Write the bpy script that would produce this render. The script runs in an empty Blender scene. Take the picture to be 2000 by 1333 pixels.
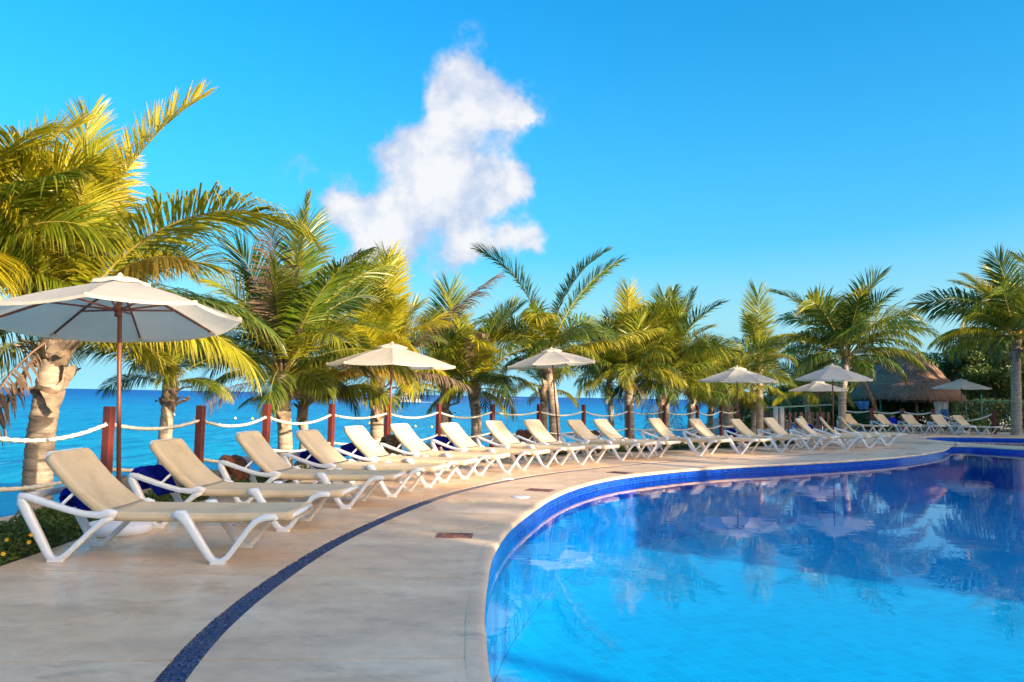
import bpy, bmesh, math, random
import numpy as np
from mathutils import Vector, noise as mnoise
random.seed(7); rng = np.random.default_rng(11)
sc = bpy.context.scene
col = sc.collection
R = math.radians

# ------------------------------------------------------------------ camera
F_PX, EYE = 1500.0, 1.4
PITCH = math.atan(108.2 / F_PX); ROLL = R(1.02)
fwd = np.array([0, math.cos(PITCH), math.sin(PITCH)])
r0 = np.array([1., 0, 0]); u0 = np.cross(r0, fwd)
rgt = r0 * math.cos(ROLL) + u0 * math.sin(ROLL)
upv = -r0 * math.sin(ROLL) + u0 * math.cos(ROLL)
cam_d = bpy.data.cameras.new('camera'); cam = bpy.data.objects.new('camera', cam_d); col.objects.link(cam)
from mathutils import Matrix
M = Matrix(((rgt[0], upv[0], -fwd[0], 0), (rgt[1], upv[1], -fwd[1], 0), (rgt[2], upv[2], -fwd[2], EYE), (0, 0, 0, 1)))
cam.matrix_world = M
cam_d.sensor_width = 36; cam_d.lens = 36 * F_PX / 2000; cam_d.clip_start = .05; cam_d.clip_end = 60000
sc.camera = cam

def ray(x, y):
    d = fwd * F_PX + rgt * (x - 1000) - upv * (y - 666.5)
    return d / np.linalg.norm(d)
def at(x, y, Y):            # the point seen at photo pixel x, y that lies Y metres ahead
    d = ray(x, y); return np.array([0, 0, EYE]) + d * (Y / d[1])

# ------------------------------------------------------------------ light
SUN_EL = R(16.0)
sun_h = np.array([.81, -.586]); sun_h /= np.linalg.norm(sun_h)
sun_dir = np.array([sun_h[0] * math.cos(SUN_EL), sun_h[1] * math.cos(SUN_EL), math.sin(SUN_EL)])
sd = bpy.data.lights.new('sun', 'SUN'); sun = bpy.data.objects.new('sun', sd); col.objects.link(sun)
sd.energy = 5.0; sd.angle = R(.5); sd.color = (1.0, .83, .60)
sun.rotation_euler = Vector(sun_dir).to_track_quat('Z', 'Y').to_euler(); sun.location = (20, -15, 12)
sc.view_settings.view_transform = 'Standard'; sc.view_settings.look = 'None'
sc.view_settings.exposure = 1.0; sc.view_settings.gamma = 1.0
try: sc.view_settings.use_curve_mapping = False
except Exception: pass

world = bpy.data.worlds.new('World'); sc.world = world; world.use_nodes = True
nt = world.node_tree; nt.nodes.clear()
def NN(nt, t, **k):
    n = nt.nodes.new(t)
    for a, b in k.items():
        if a.startswith('i_'): n.inputs[a[2:].replace('_', ' ')].default_value = b
        else: setattr(n, a, b)
    return n
def wmath(op, a, b=None, c=None, clamp=False, nt=nt):
    n = nt.nodes.new('ShaderNodeMath'); n.operation = op; n.use_clamp = clamp
    for i, v in enumerate((a, b, c)):
        if v is None: continue
        if isinstance(v, (int, float)): n.inputs[i].default_value = v
        else: nt.links.new(v, n.inputs[i])
    return n.outputs[0]
sky = NN(nt, 'ShaderNodeTexSky', sky_type='NISHITA', sun_disc=False, sun_elevation=SUN_EL)
sky.sun_rotation = math.atan2(sun_h[0], sun_h[1])
sky.altitude = 0; sky.air_density = 1.0; sky.dust_density = 5.0; sky.ozone_density = 2.5
hs = NN(nt, 'ShaderNodeHueSaturation', i_Hue=.4945, i_Saturation=2.0, i_Value=2.05)
nt.links.new(sky.outputs[0], hs.inputs['Color'])
geo = NN(nt, 'ShaderNodeTexCoord')
dirv = geo.outputs['Generated']
# pale marine haze low over the whole horizon
sxyz = NN(nt, 'ShaderNodeSeparateXYZ'); nt.links.new(dirv, sxyz.inputs[0])
hz_ = wmath('EXPONENT', wmath('MULTIPLY', wmath('MAXIMUM', sxyz.outputs[2], 0.0), -6.0))
hzf = wmath('MULTIPLY', hz_, .92)
hzm = NN(nt, 'ShaderNodeMix', data_type='RGBA'); nt.links.new(hzf, hzm.inputs[0]); nt.links.new(hs.outputs[0], hzm.inputs[6]); hzm.inputs[7].default_value = (2.1, 4.9, 6.2, 1)
# clouds: soft puffs fixed in the sky, broken up by noise
nz = NN(nt, 'ShaderNodeTexNoise', i_Scale=14.0, i_Detail=8.0, i_Roughness=.66)
nt.links.new(dirv, nz.inputs['Vector'])
vs = NN(nt, 'ShaderNodeVectorMath', operation='SUBTRACT'); nt.links.new(nz.outputs['Color'], vs.inputs[0]); vs.inputs[1].default_value = (.5, .5, .5)
vm = NN(nt, 'ShaderNodeVectorMath', operation='SCALE'); nt.links.new(vs.outputs[0], vm.inputs[0]); vm.inputs['Scale'].default_value = .075
va = NN(nt, 'ShaderNodeVectorMath', operation='ADD'); nt.links.new(dirv, va.inputs[0]); nt.links.new(vm.outputs[0], va.inputs[1])
PUFFS = [(885, 140, 54, 1.1), (945, 135, 48, 1.1), (995, 165, 38, .95), (1010, 205, 28, .9), (985, 185, 46, 1.05), (935, 185, 44, .9), (885, 215, 40, .8), (1000, 215, 26, .8), (845, 215, 26, .5), (955, 250, 36, .75), (800, 262, 36, .8), (765, 250, 22, .6), (850, 290, 50, 1.05), (800, 310, 44, .95),
         (895, 310, 54, 1.1), (860, 360, 58, 1.15), (915, 385, 52, 1.1), (945, 330, 36, .85), (985, 290, 18, .5), (930, 425, 30, .7), (820, 385, 46, .95), (770, 400, 44, .95), (725, 395, 34, .85), (690, 385, 34, .85), (650, 385, 32, .75), (760, 440, 48, .95), (715, 435, 38, .85),
         (740, 480, 34, .75), (790, 460, 38, .8), (1000, 345, 34, 1.0), (985, 385, 30, .85), (895, 470, 32, .85), (930, 460, 34, .9), (970, 470, 30, .8), (1010, 455, 26, .8), (1047, 437, 28, 1.1), (1050, 465, 18, .7), (1015, 320, 26, .7), (1020, 365, 24, .6), (1040, 375, 20, .35), (835, 515, 16, .65), (590, 350, 30, .42), (615, 330, 22, .36), (860, 190, 30, .6), (665, 400, 34, .5),
         (22, 108, 20, .42), (240, 410, 20, .6), (705, 505, 26, .6), (880, 495, 26, .5)]
acc = None
for (px, py, rr, st) in PUFFS:
    d = NN(nt, 'ShaderNodeVectorMath', operation='DISTANCE'); nt.links.new(va.outputs[0], d.inputs[0]); d.inputs[1].default_value = tuple(ray(px - 8, py + 18))
    k = 1 / (rr * 1.38 / F_PX * math.cos(math.atan(math.hypot(px - 1000, py - 666) / F_PX)))
    q = wmath('MULTIPLY', d.outputs['Value'], k); q = wmath('MULTIPLY', q, q)
    q = wmath('MULTIPLY', q, -1.6); q = wmath('EXPONENT', q); q = wmath('MULTIPLY', q, st)
    acc = q if acc is None else wmath('ADD', acc, q)
nz2 = NN(nt, 'ShaderNodeTexNoise', i_Scale=15.0, i_Detail=8.0, i_Roughness=.57); nt.links.new(dirv, nz2.inputs['Vector'])
w2 = wmath('MULTIPLY_ADD', nz2.outputs['Fac'], 3.3, -1.86)
dens = wmath('ADD', acc, w2)
gate = wmath('MULTIPLY', acc, 4.0, clamp=True)
mr = NN(nt, 'ShaderNodeMapRange', interpolation_type='SMOOTHSTEP'); nt.links.new(dens, mr.inputs['Value'])
mr.inputs['From Min'].default_value = .05; mr.inputs['From Max'].default_value = 1.15
mask = wmath('MULTIPLY', mr.outputs[0], gate)
mask = wmath('MULTIPLY', mask, .96)
ccol = NN(nt, 'ShaderNodeMix', data_type='RGBA'); mr2 = NN(nt, 'ShaderNodeMapRange'); nt.links.new(dens, mr2.inputs['Value'])
mr2.inputs['From Min'].default_value = .2; mr2.inputs['From Max'].default_value = 1.9

nz3 = NN(nt, 'ShaderNodeTexNoise', i_Scale=20.0, i_Detail=5.0, i_Roughness=.55)
off3 = NN(nt, 'ShaderNodeVectorMath', operation='ADD'); nt.links.new(dirv, off3.inputs[0]); off3.inputs[1].default_value = (.02, .0, .03); nt.links.new(off3.outputs[0], nz3.inputs['Vector'])
cf = wmath('ADD', mr2.outputs[0], wmath('MULTIPLY_ADD', nz3.outputs['Fac'], 3.6, -1.95), clamp=True)
nt.links.new(cf, ccol.inputs[0]); ccol.inputs[6].default_value = (2.7, 3.25, 4.3, 1); ccol.inputs[7].default_value = (4.75, 4.75, 4.85, 1)
smix = NN(nt, 'ShaderNodeMix', data_type='RGBA'); nt.links.new(mask, smix.inputs[0]); nt.links.new(hzm.outputs[2], smix.inputs[6]); nt.links.new(ccol.outputs[2], smix.inputs[7])
bg = NN(nt, 'ShaderNodeBackground', i_Strength=.10); nt.links.new(smix.outputs[2], bg.inputs[0])
out = NN(nt, 'ShaderNodeOutputWorld'); nt.links.new(bg.outputs[0], out.inputs[0])

# ------------------------------------------------------------------ materials
class Mat:
    def __init__(s, name, base=(.5, .5, .5), rough=.6, spec=.5):
        s.m = bpy.data.materials.new(name); s.m.use_nodes = True; s.nt = s.m.node_tree
        s.b = s.nt.nodes['Principled BSDF']; s.out = s.nt.nodes['Material Output']
        s.b.inputs['Base Color'].default_value = (*base, 1); s.b.inputs['Roughness'].default_value = rough
        s.b.inputs['Specular IOR Level'].default_value = spec
    def n(s, t, **k): return NN(s.nt, t, **k)
    def l(s, a, b): s.nt.links.new(a, b)
    def coord(s, kind='Object', scale=(1, 1, 1)):
        c = s.n('ShaderNodeTexCoord'); m = s.n('ShaderNodeMapping'); s.l(c.outputs[kind], m.inputs[0]); m.inputs['Scale'].default_value = scale; return m.outputs[0]
    def world_pos(s, scale=(1, 1, 1)):
        g = s.n('ShaderNodeNewGeometry'); m = s.n('ShaderNodeMapping'); s.l(g.outputs['Position'], m.inputs[0]); m.inputs['Scale'].default_value = scale; return m.outputs[0]
    def noise(s, vec, scale, detail=5, rough=.6, out='Fac'):
        n = s.n('ShaderNodeTexNoise', i_Scale=scale, i_Detail=detail, i_Roughness=rough); s.l(vec, n.inputs['Vector']); return n.outputs[out]
    def ramp(s, fac, stops):
        r = s.n('ShaderNodeValToRGB'); s.l(fac, r.inputs[0]); e = r.color_ramp.elements
        while len(e) < len(stops): e.new(.5)
        for k, (p, c) in zip(e, stops): k.position = p; k.color = (*c, 1)
        return r.outputs[0]
    def mix(s, fac, a, b, mode='MIX'):
        m = s.n('ShaderNodeMix', data_type='RGBA', blend_type=mode)
        for i, v in ((0, fac), (6, a), (7, b)):
            if isinstance(v, (int, float)): m.inputs[i].default_value = v
            elif isinstance(v, tuple): m.inputs[i].default_value = (*v, 1)
            else: s.l(v, m.inputs[i])
        return m.outputs[2]
    def math(s, op, a, b=None, c=None, clamp=False): return wmath(op, a, b, c, clamp, nt=s.nt)
    def color(s, c): s.l(c, s.b.inputs['Base Color'])
    def bump(s, h, strength=.3, dist=.01, prev=None):
        b = s.n('ShaderNodeBump', i_Strength=strength, i_Distance=dist); s.l(h, b.inputs['Height'])
        if prev: s.l(prev, b.inputs['Normal'])
        s.l(b.outputs[0], s.b.inputs['Normal']); return b.outputs[0]
    def rnd(s): return s.n('ShaderNodeObjectInfo').outputs['Random']

def simple(name, base, rough=.6, var=.12, scale=6, spec=.5, bump=.0, bs=60, trans=None):
    m = Mat(name, base, rough, spec); v = m.coord()
    f = m.noise(v, scale)
    lo = tuple(max(0, c * (1 - var * 1.6)) for c in base); hi = tuple(min(1, c * (1 + var)) for c in base)
    m.color(m.ramp(f, [(.3, lo), (.7, hi)]))
    if bump: m.bump(m.noise(v, bs, 4), bump, .004)
    return m.m

MATS = {}
# deck slab: honed beige concrete, faint swirls, stains, wet gloss here and there
def deck_mat():
    m = Mat('deck_stone', (.62, .5, .39), .55)
    v = m.world_pos(); vs_ = m.world_pos((.8, 1.5, 1))
    a = m.noise(vs_, 1.1, 8, .62); b = m.noise(v, 9, 8, .7); c = m.noise(v, 160, 3, .6); d = m.noise(v, .45, 4, .5)
    base = m.ramp(a, [(.26, (.66, .44, .285)), (.5, (.90, .62, .40)), (.72, (.97, .75, .52))])
    base = m.mix(.55, base, m.ramp(b, [(.3, (.74, .71, .68)), (.58, (1, 1, 1))]), 'MULTIPLY')
    base = m.mix(.8, base, m.ramp(c, [(.33, (.72, .70, .68)), (.52, (1.0, 1, 1))]), 'MULTIPLY')
    base = m.mix(.5, base, m.ramp(m.noise(m.world_pos((1, 1.8, 1)), 3.2, 7, .7), [(.33, (.78, .74, .70)), (.56, (1, 1, 1))]), 'MULTIPLY')
    st = m.ramp(m.noise(m.world_pos((1, 2.0, 1)), 1.7, 6, .7), [(.56, (0, 0, 0)), (.70, (1, 1, 1))])
    base = m.mix(m.math('MULTIPLY', st, .6), base, (.40, .28, .19))
    rv = m.rnd(); base = m.mix(.35, base, m.ramp(rv, [(0, (.86, .84, .82)), (1, (1, 1, 1))]), 'MULTIPLY')
    m.color(base)
    m.l(m.ramp(d, [(.38, (.55, .55, .55)), (.66, (.17, .17, .17))]), m.b.inputs['Roughness'])
    n1 = m.bump(c, .25, .002); m.bump(b, .25, .004, n1)
    return m.m
MATS['deck'] = deck_mat()
def coping_mat():
    m = Mat('coping_stone', (.66, .56, .45), .75); v = m.world_pos()
    a = m.noise(v, 5, 6); c = m.noise(v, 90, 4, .7)
    b = m.ramp(a, [(.3, (.66, .49, .35)), (.7, (.92, .74, .56))]); b = m.mix(.6, b, m.ramp(c, [(.3, (.6, .58, .56)), (.6, (1, 1, 1))]), 'MULTIPLY')
    m.color(b); m.bump(c, .5, .006); return m.m
MATS['coping'] = coping_mat()
MATS['grout'] = simple('dark_joint', (.10, .075, .055), .9)
MATS['white_plastic'] = simple('white_plastic', (.80, .80, .82), .34, .04, 4, bump=.05, bs=40)
def fabric():
    m = Mat('cream_mesh_fabric', (.70, .56, .38), .9, .1); v = m.coord()
    w = m.n('ShaderNodeTexWave', wave_type='BANDS', bands_direction='Y', i_Scale=90, i_Distortion=.3); m.l(v, w.inputs[0])
    w2 = m.n('ShaderNodeTexWave', wave_type='BANDS', bands_direction='X', i_Scale=90, i_Distortion=.3); m.l(v, w2.inputs[0])
    f = m.noise(v, 3, 5); c = m.ramp(f, [(.3, (.78, .60, .385)), (.7, (.86, .67, .445))])
    rv = m.ramp(m.rnd(), [(0, (.93, .92, .90)), (1, (1, 1, 1))]); c = m.mix(1.0, c, rv, 'MULTIPLY')
    c = m.mix(.18, c, w.outputs['Color'], 'MULTIPLY')
    st = m.ramp(m.noise(m.world_pos(), 3.1, 7, .7), [(.50, (1, 1, 1)), (.68, (.80, .77, .72))]); c = m.mix(.8, c, st, 'MULTIPLY'); m.color(c)
    n1 = m.bump(w.outputs['Fac'], .10, .001); n2 = m.bump(w2.outputs['Fac'], .10, .001, n1); m.bump(m.noise(m.world_pos((1, 1, 1)), 6, 4, .5), .35, .02, n2); return m.m
MATS['sling'] = fabric()
def wood(name, a, b, rough=.45):
    m = Mat(name, a, rough); v = m.coord('Object', (9, 9, .8)); f = m.noise(v, 4, 8, .7)
    f2 = m.noise(m.coord('Object', (3, 3, .3)), 2, 3)
    c = m.ramp(f, [(.3, a), (.7, b)]); c = m.mix(m.ramp(f2, [(.55, (0, 0, 0)), (.7, (.5, .5, .5))]), c, tuple(min(1, x * 2.2 + .03) for x in b)); m.color(c)
    m.bump(f, .6, .006); return m.m
MATS['post'] = wood('red_brown_painted_wood', (.10, .018, .012), (.20, .035, .022), .38)
MATS['teak'] = wood('dark_teak', (.10, .03, .018), (.22, .07, .035), .4)
MATS['rope'] = simple('white_rope', (.74, .69, .58), .85, .15, 30, bump=.3, bs=200)
def canvas():
    m = Mat('offwhite_canvas', (.78, .74, .66), .8, .2); v = m.coord(); f = m.noise(v, 2.2, 6)
    c = m.ramp(f, [(.25, (.83, .76, .65)), (.7, (.93, .88, .78))])
    sp = m.ramp(m.noise(v, 5.5, 4), [(.70, (0, 0, 0)), (.76, (.5, .5, .5))]); c = m.mix(sp, c, (.42, .40, .38)); m.color(c)
    n1 = m.bump(m.noise(v, 7, 3), .35, .03); m.bump(m.noise(m.coord('Object', (3, 3, 14)), 2.5, 5, .6), .35, .02, n1)
    t = m.n('ShaderNodeBsdfTranslucent'); m.l(m.mix(.8, c, (1.0, .92, .76), 'MULTIPLY'), t.inputs[0]); mx = m.n('ShaderNodeMixShader'); mx.inputs[0].default_value = .6
    m.l(m.b.outputs[0], mx.inputs[1]); m.l(t.outputs[0], mx.inputs[2]); m.l(mx.outputs[0], m.out.inputs[0]); return m.m
MATS['canvas'] = canvas()
def leafmat(name, dark, mid, yel, brown, trans=.45, rough=.38, attr=True):
    m = Mat(name, mid, rough, .5)
    if attr:
        a = m.n('ShaderNodeAttribute', attribute_name='tip'); tip = a.outputs['Fac']
        b = m.n('ShaderNodeAttribute', attribute_name='rnd'); rn = b.outputs['Fac']
    else:
        tip = m.noise(m.coord(), 3, 3); b = m.n('ShaderNodeAttribute', attribute_name='rnd'); rn = b.outputs['Fac']
    mixv = m.math('ADD', m.math('MULTIPLY', m.rnd(), .75), m.math('MULTIPLY', rn, .35))
    c = m.ramp(mixv, [(.05, dark), (.45, mid), (.95, yel)])
    if attr:
        tf = m.math('MULTIPLY', m.math('SUBTRACT', tip, .62, clamp=True), 1.6)
        c = m.mix(m.math('MULTIPLY', tf, m.math('ADD', rn, .1)), c, brown)
    m.color(c)
    t = m.n('ShaderNodeBsdfTranslucent'); m.l(c, t.inputs[0])
    mx = m.n('ShaderNodeMixShader'); mx.inputs[0].default_value = trans
    m.l(m.b.outputs[0], mx.inputs[1]); m.l(t.outputs[0], mx.inputs[2]); m.l(mx.outputs[0], m.out.inputs[0]); return m.m
MATS['frond'] = leafmat('palm_leaflets', (.04, .10, .010), (.17, .22, .013), (.52, .44, .02), (.42, .24, .06), .34)
MATS['frond_yellow'] = leafmat('sunlit_palm_leaflets', (.14, .19, .012), (.40, .37, .015), (.70, .54, .025), (.45, .25, .06), .40)  # sunlit copy of the leaflets: the sun's yellow is put into the colour
MATS['frond_dark'] = leafmat('shaded_palm_leaflets', (.018, .06, .012), (.075, .135, .014), (.34, .33, .02), (.30, .18, .06), .30)  # shaded copy of the leaflets: the dark of shade is put into the colour
MATS['frond_dead'] = leafmat('dry_palm_leaflets', (.11, .065, .040), (.19, .12, .075), (.30, .20, .12), (.25, .16, .10), .2, .7)
MATS['frond_gold'] = leafmat('ageing_palm_leaflets', (.22, .16, .025), (.34, .22, .03), (.42, .28, .04), (.30, .15, .05), .4)
MATS['rachis'] = simple('palm_midrib', (.40, .30, .06), .45, .3, 3)
MATS['rachis_dead'] = simple('dry_palm_midrib', (.22, .13, .08), .7, .3, 3)
MATS['husk'] = simple('palm_sheath_fibre', (.30, .215, .15), .9, .5, 5, bump=.6, bs=40)
def bark():
    m = Mat('palm_bark', (.4, .32, .25), .85, .2); v = m.coord(); z = m.coord('Object', (1.5, 1.5, 9))
    f = m.noise(z, 2.2, 7, .7); g = m.noise(v, 5, 5); c = m.ramp(f, [(.3, (.20, .15, .115)), (.5, (.40, .31, .235)), (.75, (.60, .49, .385))])
    c = m.mix(m.ramp(g, [(.55, (0, 0, 0)), (.7, (.7, .7, .7))]), c, (.17, .13, .10)); m.color(c)
    n1 = m.bump(f, .6, .015); m.bump(m.noise(v, 60, 4, .7), .5, .006, n1); return m.m
MATS['bark'] = bark()
MATS['shrub'] = leafmat('shrub_leaves', (.035, .075, .010), (.075, .125, .016), (.20, .22, .03), (.2, .1, .04), .3, .45, attr=False)
MATS['tree_leaf'] = leafmat('broad_leaves', (.04, .085, .018), (.09, .15, .028), (.20, .23, .045), (.2, .1, .04), .3, .45, attr=False)
MATS['blue_towel'] = simple('royal_blue_towel', (.005, .018, .36), .95, .35, 12, bump=.7, bs=170, spec=.1)
MATS['brown_cloth'] = simple('brown_leather', (.28, .10, .05), .55, .35, 8, bump=.3, bs=50)
MATS['camo_cloth'] = simple('olive_patterned_cloth', (.12, .10, .06), .9, .8, 14, bump=.4, bs=90)
MATS['white_cloth'] = simple('white_cloth', (.7, .7, .72), .85, .15, 4, bump=.3, bs=20)
MATS['skyblue_cloth'] = simple('light_blue_cloth', (.10, .28, .60), .85, .2, 4, bump=.3, bs=20)
MATS['white_paint'] = simple('white_paint', (.78, .77, .74), .5, .08, 3)
MATS['green_paint'] = simple('green_fence_paint', (.03, .22, .12), .5, .15, 3)
MATS['rail_paint'] = simple('weathered_green_rail', (.16, .30, .25), .7, .3, 4)
def sand():
    m = Mat('pale_sand', (.62, .54, .42), .95, .1); v = m.world_pos(); a = m.noise(v, .8, 8); b = m.noise(v, 25, 5)
    c = m.ramp(a, [(.3, (.52, .44, .33)), (.7, (.70, .62, .50))]); m.color(m.mix(.3, c, m.ramp(b, [(.3, (.7, .7, .7)), (.6, (1, 1, 1))]), 'MULTIPLY')); m.bump(b, .6, .03); return m.m
MATS['sand'] = sand()
def rockm():
    m = Mat('shore_rock', (.3, .25, .2), .9, .2); v = m.world_pos(); a = m.noise(v, 2.2, 9, .65); b = m.noise(v, 14, 7, .7)
    m.color(m.ramp(a, [(.3, (.10, .085, .07)), (.5, (.30, .25, .20)), (.7, (.55, .48, .39))])); n1 = m.bump(a, .8, .12); m.bump(b, .8, .04, n1); return m.m
MATS['rock'] = rockm()
def pebble():
    m = Mat('dark_blue_pebbles', (.03, .045, .10), .3, .6); v = m.world_pos()
    vo = m.n('ShaderNodeTexVoronoi', i_Scale=75); m.l(v, vo.inputs[0])
    c = m.ramp(vo.outputs['Color'], [(.1, (.006, .014, .06)), (.5, (.015, .045, .16)), (.85, (.07, .10, .16))])
    m.color(c); m.bump(vo.outputs['Distance'], .8, .012); return m.m
MATS['pebble'] = pebble()
def thatch():
    m = Mat('palm_thatch', (.3, .2, .15), .95, .1); v = m.coord('Object', (1, 1, .12)); a = m.noise(v, 16, 6, .7); b = m.noise(m.coord(), .9, 4)
    c = m.ramp(a, [(.3, (.20, .11, .075)), (.55, (.40, .24, .155)), (.75, (.60, .40, .27))]); m.color(m.mix(.5, c, m.ramp(b, [(.3, (.6, .6, .6)), (.7, (1, 1, 1))]), 'MULTIPLY')); m.bump(a, .8, .05); return m.m
MATS['thatch'] = thatch()
def stucco():
    m = Mat('warm_stucco', (.62, .50, .36), .85, .2); v = m.world_pos(); m.color(m.ramp(m.noise(v, .7, 6), [(.3, (.55, .44, .31)), (.7, (.68, .56, .42))])); m.bump(m.noise(v, 30), .3, .01); return m.m
MATS['stucco'] = stucco()
MATS['glass_dark'] = simple('dark_window_glass', (.03, .04, .05), .08, .1, 2)
# tiles: cobalt mosaic band and pool floor
def tile(name, cols, size, grout, gsize=.06, rough=.12):
    m = Mat(name, cols[1], rough, .6)
    c = m.n('ShaderNodeTexCoord'); mp = m.n('ShaderNodeMapping'); m.l(c.outputs['UV'], mp.inputs[0]); mp.inputs['Scale'].default_value = (1 / size, 1 / size, 1)
    b = m.n('ShaderNodeTexBrick', offset=0.0, i_Scale=1.0, i_Mortar_Size=gsize, i_Mortar_Smooth=.1, i_Bias=0.0, i_Brick_Width=1.0, i_Row_Height=1.0)
    m.l(mp.outputs[0], b.inputs['Vector']); b.inputs['Color1'].default_value = (*cols[0], 1); b.inputs['Color2'].default_value = (*cols[2], 1); b.inputs['Mortar'].default_value = (*grout, 1)
    n = m.noise(m.world_pos(), .8, 5); cc = m.mix(.3, b.outputs['Color'], m.ramp(n, [(.3, (.75, .8, .85)), (.7, (1, 1, 1))]), 'MULTIPLY')
    m.color(cc); m.bump(m.math('MULTIPLY', b.outputs['Fac'], -1.0), .3, .003); return m.m
MATS['cobalt'] = tile('cobalt_mosaic_tiles', ((.0, .010, .18), (.0, .03, .34), (.004, .075, .60)), .04, (.04, .17, .52), .06)
MATS['poolwall'] = tile('blue_pool_wall_tiles', ((.0, .27, .58), (0, .32, .64), (.005, .38, .72)), .15, (.05, .35, .75), .015)
MATS['poolfloor'] = tile('turquoise_pool_floor_tiles', ((.06, .56, .72), (.07, .61, .77), (.08, .67, .83)), .20, (.36, .86, .96), .02, .4)
def water(name, tint, scale, strength):
    m = Mat(name); m.nt.nodes.remove(m.b)
    # Beer's law: the colour deepens with the length of the path through the water
    g0 = m.n('ShaderNodeNewGeometry'); dt = m.n('ShaderNodeVectorMath', operation='DOT_PRODUCT'); m.l(g0.outputs['Incoming'], dt.inputs[0]); m.l(g0.outputs['True Normal'], dt.inputs[1])
    pl = m.math('DIVIDE', 1.0, m.math('MAXIMUM', m.math('ABSOLUTE', dt.outputs['Value']), .09))
    cc = m.n('ShaderNodeCombineColor')
    for i_, k_ in enumerate(tint): m.l(m.math('POWER', k_, pl), cc.inputs[i_])
    tr = m.n('ShaderNodeBsdfTransparent'); m.l(cc.outputs[0], tr.inputs[0])
    gl = m.n('ShaderNodeBsdfGlossy'); gl.inputs['Roughness'].default_value = 0.0
    fr = m.n('ShaderNodeFresnel', i_IOR=1.33); gg = m.n('ShaderNodeNewGeometry')
    m.l(m.math('MULTIPLY_ADD', gg.outputs['Backfacing'], 1 / 1.33 - 1.33, 1.33), fr.inputs['IOR']); mx = m.n('ShaderNodeMixShader')
    v = m.world_pos((1, 1, 1)); a = m.noise(m.world_pos((1.0, 1.5, 1)), scale, 3, .5); b = m.noise(v, scale * 3.1, 2, .5)
    h = m.math('ADD', a, m.math('MULTIPLY', b, .10))
    bp = m.n('ShaderNodeBump', i_Strength=1.0, i_Distance=strength); m.l(h, bp.inputs['Height'])
    m.l(bp.outputs[0], gl.inputs['Normal']); m.l(bp.outputs[0], fr.inputs['Normal'])
    m.l(fr.outputs[0], mx.inputs[0]); m.l(tr.outputs[0], mx.inputs[1]); m.l(gl.outputs[0], mx.inputs[2]); m.l(mx.outputs[0], m.out.inputs[0]); return m.m
MATS['water'] = water('pool_water', (.40, .94, .994), 2.0, .0015)
def sea():
    m = Mat('sea_water', (.0, .3, .5), .45, .12); g = m.n('ShaderNodeNewGeometry')
    ln = m.n('ShaderNodeVectorMath', operation='LENGTH'); m.l(g.outputs['Position'], ln.inputs[0])
    lg = m.math('LOGARITHM', ln.outputs['Value'], 10.0)
    f = m.math('MULTIPLY', lg, .25)
    big = m.noise(m.world_pos((.012, .05, 1)), 1.0, 5, .6)
    f2 = m.math('ADD', f, m.math('MULTIPLY_ADD', big, .12, -.06))
    c = m.ramp(f2, [(.25, (.01, .40, .52)), (.42, (.0, .38, .56)), (.58, (.0, .28, .54)), (.70, (.0, .13, .42)), (.9, (.0, .08, .34))])
    w = m.noise(m.world_pos((.85, .20, 1)), 1.1, 7, .68)
    w2_ = m.noise(m.world_pos((.09, .035, 1)), 1.0, 6, .7)
    c = m.mix(.6, c, m.ramp(w2_, [(.35, (.40, .62, .80)), (.6, (1, 1, 1))]), 'MULTIPLY')
    c = m.mix(.8, c, m.ramp(w, [(.36, (.10, .38, .60)), (.54, (1, 1, 1)), (.72, (1.0, 1.0, 1.0))]), 'MULTIPLY')
    cap = m.ramp(m.noise(m.world_pos((1.6, .30, 1)), 1.3, 7, .75), [(.56, (0, 0, 0)), (.70, (1, 1, 1))])
    c = m.mix(m.math('MULTIPLY', cap, .6), c, (.22, .62, .74)); m.color(c)
    n1 = m.bump(w, 1.0, .35); m.bump(m.noise(m.world_pos((1, 2, 1)), 5, 5, .6), .8, .06, n1); return m.m
MATS['sea'] = sea()
MATS['foam'] = simple('white_foam', (.8, .85, .88), .8, .1, 1)
MATS['yellow'] = simple('yellow_plastic', (.75, .50, .03), .4, .1)
MATS['petal'] = simple('yellow_petals', (.8, .42, .01), .6, .15)
def drainm():
    m = Mat('rust_red_grate', (.28, .07, .05), .6); v = m.coord(); f = m.noise(v, 20, 5); m.color(m.ramp(f, [(.35, (.13, .05, .04)), (.6, (.24, .11, .09)), (.72, (.42, .33, .28))])); m.bump(f, .4, .003); return m.m
MATS['drain'] = drainm()

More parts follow.
